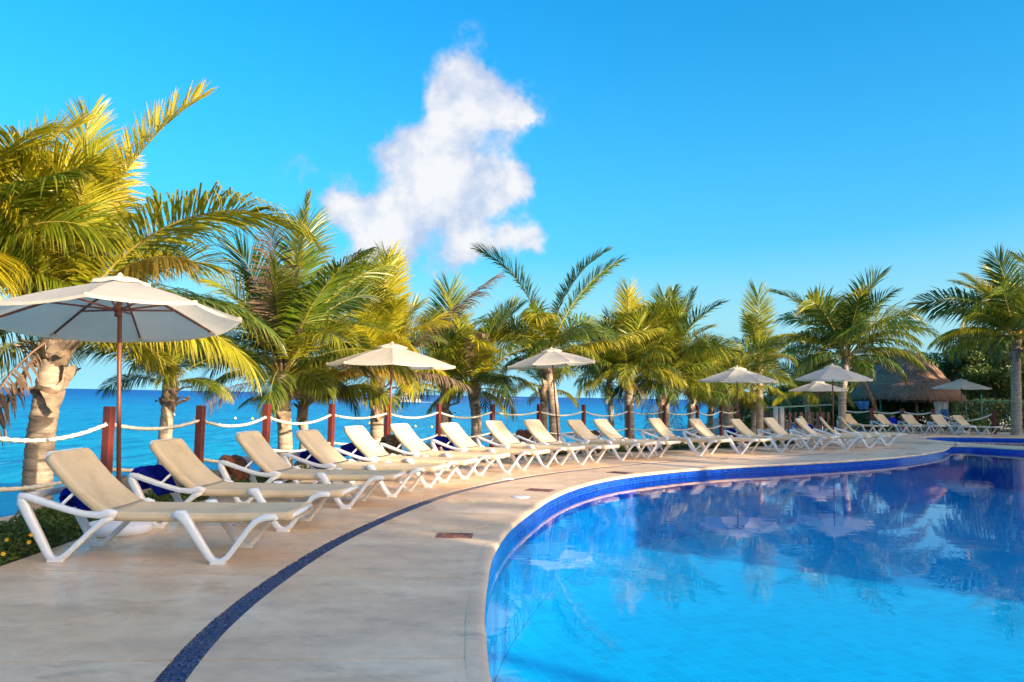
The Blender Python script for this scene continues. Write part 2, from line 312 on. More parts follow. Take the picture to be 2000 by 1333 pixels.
# ------------------------------------------------------------------ mesh helpers
def tag(o, label=None, cat=None, group=None, kind=None):
    if label: o['label'] = label
    if cat: o['category'] = cat
    if group: o['group'] = group
    if kind: o['kind'] = kind
    return o
def mesh(name, V, Fs, mats, midx=None, smooth=True, attrs=None, uv=None):
    me = bpy.data.meshes.new(name)
    V = np.asarray(V, dtype=np.float32)
    if isinstance(Fs, np.ndarray): Fs = [Fs]
    elif Fs and isinstance(Fs[0], (list, tuple)) and not isinstance(Fs[0], np.ndarray):
        by = {}
        order = []
        flat = [i for f in Fs for i in f]; tot = [len(f) for f in Fs]
        me.vertices.add(len(V)); me.vertices.foreach_set('co', V.ravel())
        me.loops.add(len(flat)); me.loops.foreach_set('vertex_index', flat)
        me.polygons.add(len(tot)); st = np.concatenate([[0], np.cumsum(tot)[:-1]]).astype(np.int32)
        me.polygons.foreach_set('loop_start', st)
        Fs = None
    if Fs is not None:
        flat = np.concatenate([f.ravel() for f in Fs]).astype(np.int32)
        tot = np.concatenate([np.full(len(f), f.shape[1]) for f in Fs]).astype(np.int32)
        me.vertices.add(len(V)); me.vertices.foreach_set('co', V.ravel())
        me.loops.add(len(flat)); me.loops.foreach_set('vertex_index', flat)
        me.polygons.add(len(tot)); st = np.concatenate([[0], np.cumsum(tot)[:-1]]).astype(np.int32)
        me.polygons.foreach_set('loop_start', st)
    n = len(me.polygons)
    if midx is not None: me.polygons.foreach_set('material_index', np.asarray(midx, dtype=np.int32))
    me.polygons.foreach_set('use_smooth', np.full(n, smooth, dtype=bool))
    for m in (mats if isinstance(mats, (list, tuple)) else [mats]): me.materials.append(m)
    me.update(calc_edges=True)
    if attrs:
        for k, v in attrs.items():
            a = me.attributes.new(k, 'FLOAT', 'POINT'); a.data.foreach_set('value', np.asarray(v, dtype=np.float32))
    if uv is not None:
        ul = me.uv_layers.new(name='UVMap'); li = np.empty(len(me.loops), dtype=np.int32); me.loops.foreach_get('vertex_index', li)
        ul.data.foreach_set('uv', np.asarray(uv, dtype=np.float32)[li].ravel())
    return me
def obj(name, me, parent=None, loc=(0, 0, 0), rot=(0, 0, 0)):
    o = bpy.data.objects.new(name, me); col.objects.link(o); o.location = loc; o.rotation_euler = rot
    if parent: o.parent = parent
    return o
def empty(name, loc=(0, 0, 0), rz=0):
    o = bpy.data.objects.new(name, None); col.objects.link(o); o.location = loc; o.rotation_euler = (0, 0, rz); o.empty_display_size = .2; return o
def copy_tree(o, parent=None, seen=None):
    c = o.copy(); col.objects.link(c)
    if parent: c.parent = parent
    for ch in [x for x in list(KIDS.get(o.name, []))]:
        k = copy_tree(ch, c); KIDS.setdefault(c.name, []).append(k)
    return c
KIDS = {}
def reg(o, p):
    KIDS.setdefault(p.name, []).append(o); return o

class MB:
    def __init__(s): s.V = []; s.F = []
    def add(s, V, F):
        o = len(s.V); s.V += [tuple(v) for v in V]; s.F += [tuple(i + o for i in f) for f in F]
    def box(s, c, d, rz=0, bev=0.0, M=None):
        bm = bmesh.new(); bmesh.ops.create_cube(bm, size=1)
        for v in bm.verts: v.co = Vector((v.co.x * d[0], v.co.y * d[1], v.co.z * d[2]))
        if bev: bmesh.ops.bevel(bm, geom=bm.edges[:], offset=bev, segments=2, profile=.7, affect='EDGES')
        cz, sz = math.cos(rz), math.sin(rz)
        P = []
        for v in bm.verts:
            x, y, z = v.co
            if M is not None: x, y, z = M @ Vector((x, y, z))
            P.append((c[0] + x * cz - y * sz, c[1] + x * sz + y * cz, c[2] + z))
        bm.verts.index_update(); s.add(P, [[v.index for v in f.verts] for f in bm.faces]); bm.free()
    def tube(s, path, rad, n=8, cap=True, sq=None):
        path = [np.array(p, float) for p in path]; N = len(path)
        rad = rad if isinstance(rad, (list, tuple, np.ndarray)) else [rad] * N
        up = np.array([0, 0, 1.]); rings = []; prev = None
        for i, p in enumerate(path):
            t = path[min(i + 1, N - 1)] - path[max(i - 1, 0)]; t /= (np.linalg.norm(t) + 1e-9)
            if prev is None: a = np.cross(t, up if abs(t[2]) < .9 else np.array([1., 0, 0]))
            else: a = prev - t * (prev @ t)
            a /= np.linalg.norm(a); b = np.cross(t, a); prev = a
            r = rad[i]
            rings.append([p + r * (a * math.cos(2 * math.pi * k / n) + b * math.sin(2 * math.pi * k / n)) for k in range(n)])
        V = [v for r_ in rings for v in r_]; F = []
        for i in range(N - 1):
            for k in range(n): F.append((i * n + k, i * n + (k + 1) % n, (i + 1) * n + (k + 1) % n, (i + 1) * n + k))
        if cap: F.append(tuple(range(n))[::-1]); F.append(tuple((N - 1) * n + k for k in range(n)))
        s.add(V, F)
    def ribbon(s, path, side, w, th, n=1):
        # rounded-rectangle bar along path; side = width axis; w, th per point (th measured in the plane perpendicular to side)
        path = [np.array(p, float) for p in path]; N = len(path); side = np.array(side, float); side /= np.linalg.norm(side)
        w = w if hasattr(w, '__len__') else [w] * N; th = th if hasattr(th, '__len__') else [th] * N
        prof = [(-.5, -.28), (-.36, -.5), (.36, -.5), (.5, -.28), (.5, .28), (.36, .5), (-.36, .5), (-.5, .28)]
        V = []
        for i, p in enumerate(path):
            t1 = path[min(i + 1, N - 1)] - path[i] if i < N - 1 else path[i] - path[i - 1]
            t0 = path[i] - path[max(i - 1, 0)] if i > 0 else t1
            t1 = t1 / np.linalg.norm(t1); t0 = t0 / np.linalg.norm(t0); t = t0 + t1; t /= (np.linalg.norm(t) + 1e-9)
            nn = np.cross(side, t); nn /= (np.linalg.norm(nn) + 1e-9); k = min(1.5, 1 / max(.5, t @ t1))
            for a, b in prof: V.append(p + side * a * w[i] + nn * b * th[i] * k)
        F = []
        for i in range(N - 1):
            for k in range(8): F.append((i * 8 + k, i * 8 + (k + 1) % 8, (i + 1) * 8 + (k + 1) % 8, (i + 1) * 8 + k))
        F.append(tuple(range(8))[::-1]); F.append(tuple((N - 1) * 8 + k for k in range(8)))
        s.add(V, F)
    def lathe(s, prof, n=24, c=(0, 0, 0)):
        V = []; F = []
        for r_, z in prof:
            for k in range(n): a = 2 * math.pi * k / n; V.append((c[0] + r_ * math.cos(a), c[1] + r_ * math.sin(a), c[2] + z))
        for i in range(len(prof) - 1):
            for k in range(n): F.append((i * n + k, i * n + (k + 1) % n, (i + 1) * n + (k + 1) % n, (i + 1) * n + k))
        F.append(tuple(range(n))[::-1]); F.append(tuple((len(prof) - 1) * n + k for k in range(n)))
        s.add(V, F)
    def me(s, name, m, smooth=False): return mesh(name, s.V, s.F, m, smooth=smooth)
    def build(s, name, m, parent=None, smooth=False):
        o = obj(name, s.me(name, m, smooth), parent)
        if parent: reg(o, parent)
        return o

def smooth_path(pts, n):
    P = np.array(pts, float); d = np.concatenate([[0], np.cumsum(np.linalg.norm(np.diff(P, axis=0), axis=1))])
    # Catmull-Rom by arc length
    t = np.linspace(0, d[-1], n); out = []
    for x in t:
        i = min(max(np.searchsorted(d, x) - 1, 0), len(P) - 2); u = (x - d[i]) / max(1e-9, d[i + 1] - d[i])
        p0 = P[max(i - 1, 0)]; p1 = P[i]; p2 = P[i + 1]; p3 = P[min(i + 2, len(P) - 1)]
        m1 = (p2 - p0) / max(1e-9, d[i + 1] - d[max(i - 1, 0)]) * (d[i + 1] - d[i]); m2 = (p3 - p1) / max(1e-9, d[min(i + 2, len(P) - 1)] - d[i]) * (d[i + 1] - d[i])
        out.append((2 * u**3 - 3 * u**2 + 1) * p1 + (u**3 - 2 * u**2 + u) * m1 + (-2 * u**3 + 3 * u**2) * p2 + (u**3 - u**2) * m2)
    return np.array(out)

# ------------------------------------------------------------------ plan of the terrace
POOL = [(24, -3.2), (14, -2.4), (7, -1.2), (3.6, 0.1), (1.7, 1.25), (.65, 2.3), (.12, 3.15), (-.09, 3.88), (-.14, 4.53), (-.17, 5.05), (-.18, 6.03), (-.17, 6.78), (-.09, 7.76), (.04, 8.64), (.3, 9.85), (.62, 11.11),
        (1.11, 12.45), (1.87, 13.84), (3.05, 15.19), (4.36, 16.32), (5.74, 17.21), (7.27, 18.21), (9.08, 19.5), (10.96, 21.13), (13.1, 23.5), (14.3, 25.2)]
NOSE = [(14.75, 25.95), (15.1, 26.35), (15.45, 26.45), (15.75, 26.3)]
STRIP = [(2.6, -1.6), (.5, -.5), (-.7, .9), (-1.35, 2.3), (-1.62, 3.8), (-1.72, 4.62), (-1.74, 5.6), (-1.66, 7.05), (-1.5, 8.21), (-1.27, 9.4), (-.88, 10.94), (-.35, 12.3), (.5, 13.86), (1.65, 15.4), (2.84, 16.7), (4.4, 18.0), (6.3, 19.3), (8.3, 20.8), (10, 22.4)]
GARD = [(-.5, -6.5), (-2.4, -3.5), (-3.5, 0), (-3.9, 2.5), (-3.98, 4.6), (-3.98, 6.13), (-4.0, 6.9), (-4.04, 7.7), (-4.05, 8.8), (-3.88, 10.27), (-3.63, 11.5), (-3.2, 12.7), (-2.66, 13.8), (-1.95, 15.09), (-1.03, 16.4), (.05, 17.65), (1.3, 18.9), (3.5, 20.6), (6.21, 22.6), (8.8, 24.9), (10.6, 27.6), (11.8, 31), (13, 34.5), (14.5, 37.6), (20, 38.0), (24.5, 37.4)]
POSTS = [(-5.6, 3.3), (-5.55, 5.35), (-5.3, 7.45), (-4.94, 9.5), (-4.49, 11.18), (-4.19, 13.26), (-3.54, 15.26), (-2.75, 17.2), (-1.78, 19.06), (-.49, 20.72), (.82, 22.36), (2.26, 23.89), (3.85, 25.26), (5.33, 26.74), (6.83, 28.22), (8.14, 29.86), (9.34, 31.58)]
poolc = smooth_path(POOL, 150); stripc = smooth_path(STRIP, 120); gardc = smooth_path(GARD, 160)

def ray_hit(o, d, poly):
    best = None
    for i in range(len(poly) - 1):
        a = poly[i]; e = poly[i + 1] - a; den = d[0] * e[1] - d[1] * e[0]
        if abs(den) < 1e-9: continue
        w = a - o; t = (w[0] * e[1] - w[1] * e[0]) / den; u = (w[0] * d[1] - w[1] * d[0]) / den
        if t > 0 and -1e-6 <= u <= 1 + 1e-6 and (best is None or t < best[0]): best = (t, i + u)
    return best
def sub(poly, a, b, n):
    t = np.linspace(a, b, n); i = np.clip(t.astype(int), 0, len(poly) - 2); u = (t - i)[:, None]
    return poly[i] * (1 - u) + poly[i + 1] * u
def offset(poly, d):
    t = np.gradient(poly, axis=0); t /= np.linalg.norm(t, axis=1)[:, None]; return poly + np.stack([-t[:, 1], t[:, 0]], 1) * d

# ------------------------------------------------------------------ setting: sea, land, terrace base
SEA_Z = -2.5
def grid_mesh(name, xs, ys, zf, m):
    X, Y = np.meshgrid(xs, ys); Z = zf(X, Y); V = np.stack([X, Y, Z], -1).reshape(-1, 3); nx = len(xs)
    I = np.arange((len(ys) - 1) * nx).reshape(len(ys) - 1, nx)[:, :-1].ravel()
    return mesh(name, V, np.stack([I, I + 1, I + nx + 1, I + nx], 1), m)
o = obj('sea', mesh('sea', [(-30000, -200, SEA_Z), (30000, -200, SEA_Z), (30000, 50000, SEA_Z), (-30000, 50000, SEA_Z)], [(0, 1, 2, 3)], MATS['sea'])); tag(o, kind='structure')

shore = np.array([(-2, -60), (-4.5, -20), (-5.5, -4)] + POSTS[1:] + [(10.2, 33.5), (11.8, 38), (15.5, 48), (25, 78), (40, 130), (60, 220)], float)
def sdist(X, Y):
    P = np.stack([X.ravel(), Y.ravel()], 1); best = np.full(len(P), 1e9); sgn = np.ones(len(P))
    for i in range(len(shore) - 1):
        a = shore[i]; e = shore[i + 1] - a; t = np.clip(((P - a) @ e) / (e @ e), 0, 1); q = a + t[:, None] * e; d = np.linalg.norm(P - q, axis=1)
        cr = e[0] * (P[:, 1] - a[1]) - e[1] * (P[:, 0] - a[0]); up_ = d < best - 1e-9
        sgn = np.where(up_, np.sign(cr), sgn); best = np.where(up_, d, best)
    return (best * sgn).reshape(X.shape)       # positive = towards the sea
def inpool(X, Y): return None
def landz(X, Y):
    s = sdist(X, Y); z = np.where(s < .15, -.16, -.16 - .10 * (s - .15) - .055 * np.maximum(0, s - 1.5)**2)
    z = np.where(s > 8, z - 3, z)
    nzv = np.array([mnoise.noise(Vector((x * .9, y * .9, 0))) for x, y in zip(X.ravel(), Y.ravel())]).reshape(X.shape)
    far = np.clip((Y - 39) / 6, 0, 1)
    return z + nzv * np.where(s > .2, .10, .015) - .0 * far
# the land: a strip mesh outside the terrace (left and back) and a sheet on the right
xs = np.concatenate([np.arange(-16, 14, .35), np.arange(14, 70, 1.5)]); ys = np.arange(-30, 110, .0)if False else np.concatenate([np.arange(-30, 0, 1.5), np.arange(0, 42, .35), np.arange(42, 120, 2)])
X, Y = np.meshgrid(xs, ys); Z = landz(X, Y); nx = len(xs)
Vl = np.stack([X, Y, Z], -1).reshape(-1, 3)
# drop the cells well inside the terrace so that the pools stay open
gp = np.concatenate([gardc, [(60, 37.4), (60, -40), (-.5, -40)]])
def inside(poly, P):
    c = np.zeros(len(P), bool); n = len(poly)
    for i in range(n):
        a, b = poly[i], poly[(i + 1) % n]
        cond = ((a[1] > P[:, 1]) != (b[1] > P[:, 1])) & (P[:, 0] < (b[0] - a[0]) * (P[:, 1] - a[1]) / (b[1] - a[1] + 1e-12) + a[0]); c ^= cond
    return c
gin = inside(np.concatenate([offset(gardc, -.7), [(60, 36.6), (60, -40), (.2, -40)]]), Vl[:, :2])
I = np.arange((len(ys) - 1) * nx).reshape(len(ys) - 1, nx)[:, :-1].ravel(); Q = np.stack([I, I + 1, I + nx + 1, I + nx], 1)
keep = ~(gin[Q].all(1)); Q = Q[keep]
Sd = sdist(X, Y).ravel(); mid = (Sd[Q].mean(1) > .5) .astype(int)
me = mesh('beach_ground', Vl, [Q], [MATS['sand'], MATS['rock']], midx=mid); o = obj('beach_ground', me); tag(o, kind='structure')

# terrace base under the slabs, with the pool openings (built as bands)
def band(name, A, B, z, m, zb=None, kind='structure', parent=None, smooth=False):
    n = len(A); V = [(p[0], p[1], z) for p in A] + [(p[0], p[1], zb if zb is not None else z) for p in B]
    F = [(i, i + 1, n + i + 1, n + i) for i in range(n - 1)]
    o = obj(name, mesh(name, V, F, m, smooth=smooth), parent)
    if kind: tag(o, kind=kind)
    return o
def poly_sheet(pts_outer, z, name, m, th=None):
    bm = bmesh.new(); vs_ = [bm.verts.new((p[0], p[1], z)) for p in pts_outer]; f = bm.faces.new(vs_)
    bmesh.ops.triangulate(bm, faces=[f]); bmesh.ops.recalc_face_normals(bm, faces=bm.faces[:])
    for f in bm.faces:
        if f.normal.z < 0: f.normal_flip()
    me = bpy.data.meshes.new(name); bm.to_mesh(me); bm.free(); me.materials.append(m); return me

FAR_EDGE = [(17.23, 32.12), (17.9, 33.1), (19.12, 33.8), (20.8, 34.0), (23, 34.0), (30, 34.0), (38, 34)]
FAR_IN = [(17.23, 32.12), (16.75, 31.3), (16.52, 30.1), (16.7, 28.6), (17.2, 27.4), (17.9, 26.4), (19.5, 24.6), (22, 22), (26, 18.5), (34, 13), (38, 11)]
farin = smooth_path(FAR_IN, 50); faredge = smooth_path(FAR_EDGE, 30)
DIVW = [(15.75, 26.3), (16.25, 25.6), (16.9, 24.85), (18.4, 23.2), (20.9, 20.7), (24.8, 17.3), (33, 11.6), (38, 8.5)]     # main pool's far edge = dividing wall
divc = smooth_path(DIVW, 50)
# terrace base polygon
base_poly = [tuple(p) for p in gardc] + [(38, 37.4), (38, 34)] + [tuple(p) for p in faredge[::-1][1:]] + [tuple(p) for p in farin[1:]] + [(38, 8.5)] + [tuple(p) for p in divc[::-1][1:]] + NOSE[::-1][1:] + [tuple(p) for p in poolc[::-1]] + [(24, -12), (10, -14), (1, -14)]
me = poly_sheet(base_poly, -.012, 'terrace_base', MATS['grout']); o = obj('terrace_base', me); tag(o, kind='structure')

# ---- slabs
terr = empty('pool_terrace'); tag(terr, kind='structure')
arc = np.concatenate([[0], np.cumsum(np.linalg.norm(np.diff(poolc, axis=0), axis=1))])
tang = np.gradient(poolc, axis=0); tang /= np.linalg.norm(tang, axis=1)[:, None]
start = np.argmin(np.hypot(poolc[:, 0] + .12, poolc[:, 1] - 4.2)); s0 = arc[start]
joints = []
sj = s0 - 1.65 * 5
while sj < arc[-1] - .6:
    i = np.searchsorted(arc, sj); i = min(max(i, 1), len(arc) - 1); p = poolc[i]; nrm = np.array([-tang[i, 1], tang[i, 0]])
    hs_ = ray_hit(p, nrm, stripc); 
    if hs_ is not None:
        q = p + nrm * hs_[0]; hg = ray_hit(q, nrm, gardc)
        if hg is not None: joints.append((i, hs_[1], hg[1], nrm))
    sj += 1.65 if sj < s0 + 14 else 2.3
joints = [j for k, j in enumerate(joints) if k == 0 or (j[1] > joints[k - 1][1] and j[2] > joints[k - 1][2])]
def slab(A, B, nm='slab'):
    # A inner edge points, B outer edge points; top sheet with eased edges and short sides
    n = len(A); cA = A.copy(); cB = B.copy(); g = .008
    t0 = (A[1] - A[0]) / np.linalg.norm(A[1] - A[0]); t1 = (A[-1] - A[-2]) / np.linalg.norm(A[-1] - A[-2]); u0_ = (B[1] - B[0]) / np.linalg.norm(B[1] - B[0]); u1_ = (B[-1] - B[-2]) / np.linalg.norm(B[-1] - B[-2])
    cA[0] += t0 * g; cA[-1] -= t1 * g; cB[0] += u0_ * g; cB[-1] -= u1_ * g
    V = [(p[0], p[1], 0) for p in cA] + [(p[0], p[1], 0) for p in cB] + [(p[0], p[1], -.011) for p in cA] + [(p[0], p[1], -.011) for p in cB]
    F = [(i + n, i + n + 1, i + 1, i) for i in range(n - 1)]
    F += [(i, i + 1, 2 * n + i + 1, 2 * n + i) for i in range(n - 1)] + [(n + i + 1, n + i, 3 * n + i, 3 * n + i + 1) for i in range(n - 1)]
    F += [(0, 2 * n, 3 * n, n), (n - 1, 2 * n - 1, 4 * n - 1, 3 * n - 1)]
    F = [f[::-1] if k < n - 1 else f for k, f in enumerate(F)]
    o = obj(nm, mesh(nm, V, F, MATS['deck'], smooth=False), terr); return o
STW = .075
sin_ = offset(stripc, -STW); sout = offset(stripc, STW); pin = offset(poolc, .10)
for a, b in zip(joints[:-1], joints[1:]):
    slab(sub(pin, a[0], b[0], 14)[::1], sub(sin_, a[1], b[1], 14))
    slab(sub(sout, a[1], b[1], 14), sub(gardc, a[2], b[2], 14))
print('joints', len(joints), joints[-1][:3], len(poolc), len(stripc), len(gardc))
# the far end of the terrace and the surround of the second pool, one sheet each
ja, jb = joints[-1], joints[0]
far_poly = [tuple(p) for p in sub(gardc, ja[2], len(gardc) - 1, 40)] + [(38, 37.4), (38, 34.0)] + [tuple(p) for p in faredge[::-1][1:]] + [tuple(p) for p in farin[1:]] + [(38, 8.5)] + [tuple(p) for p in divc[::-1][1:]] + NOSE[::-1][1:] + [tuple(p) for p in sub(poolc, len(poolc) - 1, ja[0], 12)] + [tuple(sub(stripc, ja[1], ja[1] + .01, 2)[0])]
o = obj('terrace_paving', poly_sheet(far_poly, 0.0, 'terrace_paving', MATS['deck'])); tag(o, kind='structure')
# paving behind the camera
back = [tuple(p) for p in sub(gardc, 0, jb[2], 20)] + [tuple(sub(stripc, jb[1], jb[1] + .01, 2)[0])] + [tuple(p) for p in sub(poolc, jb[0], 0, 30)] + [(24, -12), (10, -14), (1, -14)]
o = obj('terrace_paving', poly_sheet(back, 0.0, 'terrace_paving_back', MATS['deck'])); tag(o, kind='structure')

# pebble inlay strip
e1 = int(ja[1]) + 1
sa = sub(offset(stripc, -STW + .006), jb[1], ja[1], 90); sb = sub(offset(stripc, STW - .006), jb[1], ja[1], 90)
band('pebble_strip', sb, sa, -.004, MATS['pebble'])
P_, F_ = [], []
ico = bmesh.new(); bmesh.ops.create_icosphere(ico, subdivisions=1, radius=1); iv = np.array([v.co[:] for v in ico.verts]); ico.verts.index_update(); ifc = np.array([[v.index for v in f.verts] for f in ico.faces]); ico.free()
Vs, Fs2, k = [], [], 0
for i in range(len(sa) - 1):
    if sa[i][1] < 2.9 or sa[i][1] > 10: continue
    L_ = np.linalg.norm(sa[i + 1] - sa[i]); cnt = int(L_ * .14 * (5200 if sa[i][1] < 6 else 2600))
    for _ in range(cnt):
        u, v = rng.random(2); p = (sa[i] * (1 - u) + sa[i + 1] * u) * (1 - v) + (sb[i] * (1 - u) + sb[i + 1] * u) * v
        r_ = rng.uniform(.006, .012); a = rng.random() * 6.28; S = iv * np.array([r_ * rng.uniform(1, 1.6), r_, r_ * .55])
        c, s = math.cos(a), math.sin(a); S = np.stack([S[:, 0] * c - S[:, 1] * s + p[0], S[:, 0] * s + S[:, 1] * c + p[1], S[:, 2] - .0035], 1)
        Vs.append(S); Fs2.append(ifc + k); k += len(iv)
if Vs:
    o = obj('pebbles', mesh('pebbles', np.concatenate(Vs), np.concatenate(Fs2), MATS['pebble'])); tag(o, 'dark blue pebbles set in the curved drain strip', kind='stuff')

# coping: bullnose profile swept along the pool edges
def coping(name, c, d_in, z0=.0012):
    # d_in: +1 if the paving lies to the left of the curve
    prof = [(.0999, .0000), (.095, .0004), (.085, z0), (.03, z0 + .001), (.0, z0 - .003), (-.018, -.010), (-.028, -.026), (-.026, -.044), (-.012, -.056), (.02, -.060)]
    n = len(c); t = np.gradient(c, axis=0); t /= np.linalg.norm(t, axis=1)[:, None]; nr = np.stack([-t[:, 1], t[:, 0]], 1) * d_in
    V, F = [], []
    for j, (o_, z) in enumerate(prof):
        wob = np.array([mnoise.noise(Vector((p[0] * 3, p[1] * 3, j))) for p in c]) * .004
        q = c + nr * (o_ + wob)[:, None] if not np.isscalar(wob) else c
        V += [(a[0], a[1], z + w_ * .25) for a, w_ in zip(q, wob)]
    for j in range(len(prof) - 1):
        for i in range(n - 1):
            f = (j * n + i, j * n + i + 1, (j + 1) * n + i + 1, (j + 1) * n + i); F.append(f if d_in < 0 else f[::-1])
    o = obj(name, mesh(name, V, F, MATS['deck'])); tag(o, kind='structure'); return o
edge_full = np.concatenate([poolc, smooth_path([tuple(poolc[-1])] + NOSE, 14)[1:], divc[1:]])
fine = smooth_path([tuple(p) for p in edge_full], 700)
coping('pool_coping', fine, 1)
far_full = np.concatenate([faredge[::-1], farin[1:]]); coping('far_pool_coping', smooth_path([tuple(p) for p in far_full], 300), -1)

# pool shells
WZ = -.165; FZ = -1.35
def wall(name, c, z0, z1, m, flip=False):
    n = len(c); s = np.concatenate([[0], np.cumsum(np.linalg.norm(np.diff(c, axis=0), axis=1))])
    V = [(p[0], p[1], z0) for p in c] + [(p[0], p[1], z1) for p in c]; uv = [(a, z0) for a in s] + [(a, z1) for a in s]
    F = [(i, i + 1, n + i + 1, n + i) for i in range(n - 1)]
    if flip: F = [f[::-1] for f in F]
    o = obj(name, mesh(name, V, F, m, smooth=True, uv=uv)); tag(o, kind='structure'); return o
loop = np.concatenate([fine, [(38, -3.2), (24, -3.2)]])
wall('waterline_tiles', loop, -.05, -.42, MATS['cobalt'])
wall('pool_wall', offset(fine, .004), -.41, FZ - .02, MATS['poolwall'])
me = poly_sheet([tuple(p) for p in fine[::2]] + [(39, -4)], FZ, 'pool_floor', MATS['poolfloor'])
ul = me.uv_layers.new(name='UVMap')
for lp in me.loops: v = me.vertices[lp.vertex_index].co; ul.data[lp.index].uv = (v.x * .94 + v.y * .34, -v.x * .34 + v.y * .94)
o = obj('pool_floor', me); tag(o, kind='structure')
o = obj('pool_water', poly_sheet([tuple(p) for p in offset(fine, .003)[::2]] + [(39, -4)], WZ, 'pool_water', MATS['water'])); tag(o, kind='structure')
ffine = smooth_path([tuple(p) for p in far_full], 200)
wall('far_pool_tiles', np.concatenate([ffine]), -.05, -.9, MATS['cobalt'])
me = poly_sheet([tuple(p) for p in ffine], -.9, 'far_pool_floor', MATS['poolwall'])
ul = me.uv_layers.new(name='UVMap')
for lp in me.loops: v = me.vertices[lp.vertex_index].co; ul.data[lp.index].uv = (v.x, v.y)
tag(obj('far_pool_floor', me), kind='structure')
tag(obj('far_pool_water', poly_sheet([tuple(p) for p in ffine], -.15, 'far_pool_water', MATS['water'])), kind='structure')

# ------------------------------------------------------------------ unseen buildings added to shade the terrace, and palms out of frame
def TS(t, s): p = np.array([-sun_h[1], sun_h[0]]) * t + sun_h * s; return p
ANG = math.atan2(sun_h[0], -sun_h[1])
def shade_building(t0, t1, s, H, label):
    c = TS((t0 + t1) / 2, s + 5); w = t1 - t0; a = math.atan2(sun_h[0], -sun_h[1]); 
    e = empty('shade_wing', (c[0], c[1], -.16), a); tag(e, label, 'shade building', 'unseen buildings added for shade')
    m = MB(); m.box((0, 0, H / 2), (w, 9.6, H)); w_ = m.build('wall', MATS['stucco'], e)
    m = MB(); m.box((0, 0, H + .2), (w + .6, 10.2, .4), bev=.05); m.build('roof', MATS['white_paint'], e)
    mw = MB(); mw.box((0, 0, 0), (1.5, .06, 2.0), bev=.01); wm = mw.me('window', MATS['white_paint'])
    mp = MB(); mp.box((0, 0, 0), (1.3, .03, 1.8)); pm = mp.me('pane', MATS['glass_dark'])
    for fl in range(int(H // 3)):
        for k in range(int(w // 3.2)):
            x = -w / 2 + 1.8 + k * 3.2
            for sg in (1, -1):
                wo = obj('window', wm, e, (x, sg * 4.84, fl * 3.1 + 1.5)); obj('pane', pm, wo, (0, sg * .035, 0))
    return e
shade_building(-16, 5.5, 21, 9.1, 'unseen cream building added behind the camera to shade the terrace corner')
shade_building(13.4, 21.2, 21.3, 7.5, 'unseen lower building added in the gap to shade the pool')
shade_building(21.3, 60, 21, 10.2, 'unseen cream building added to the right to shade the far loungers')

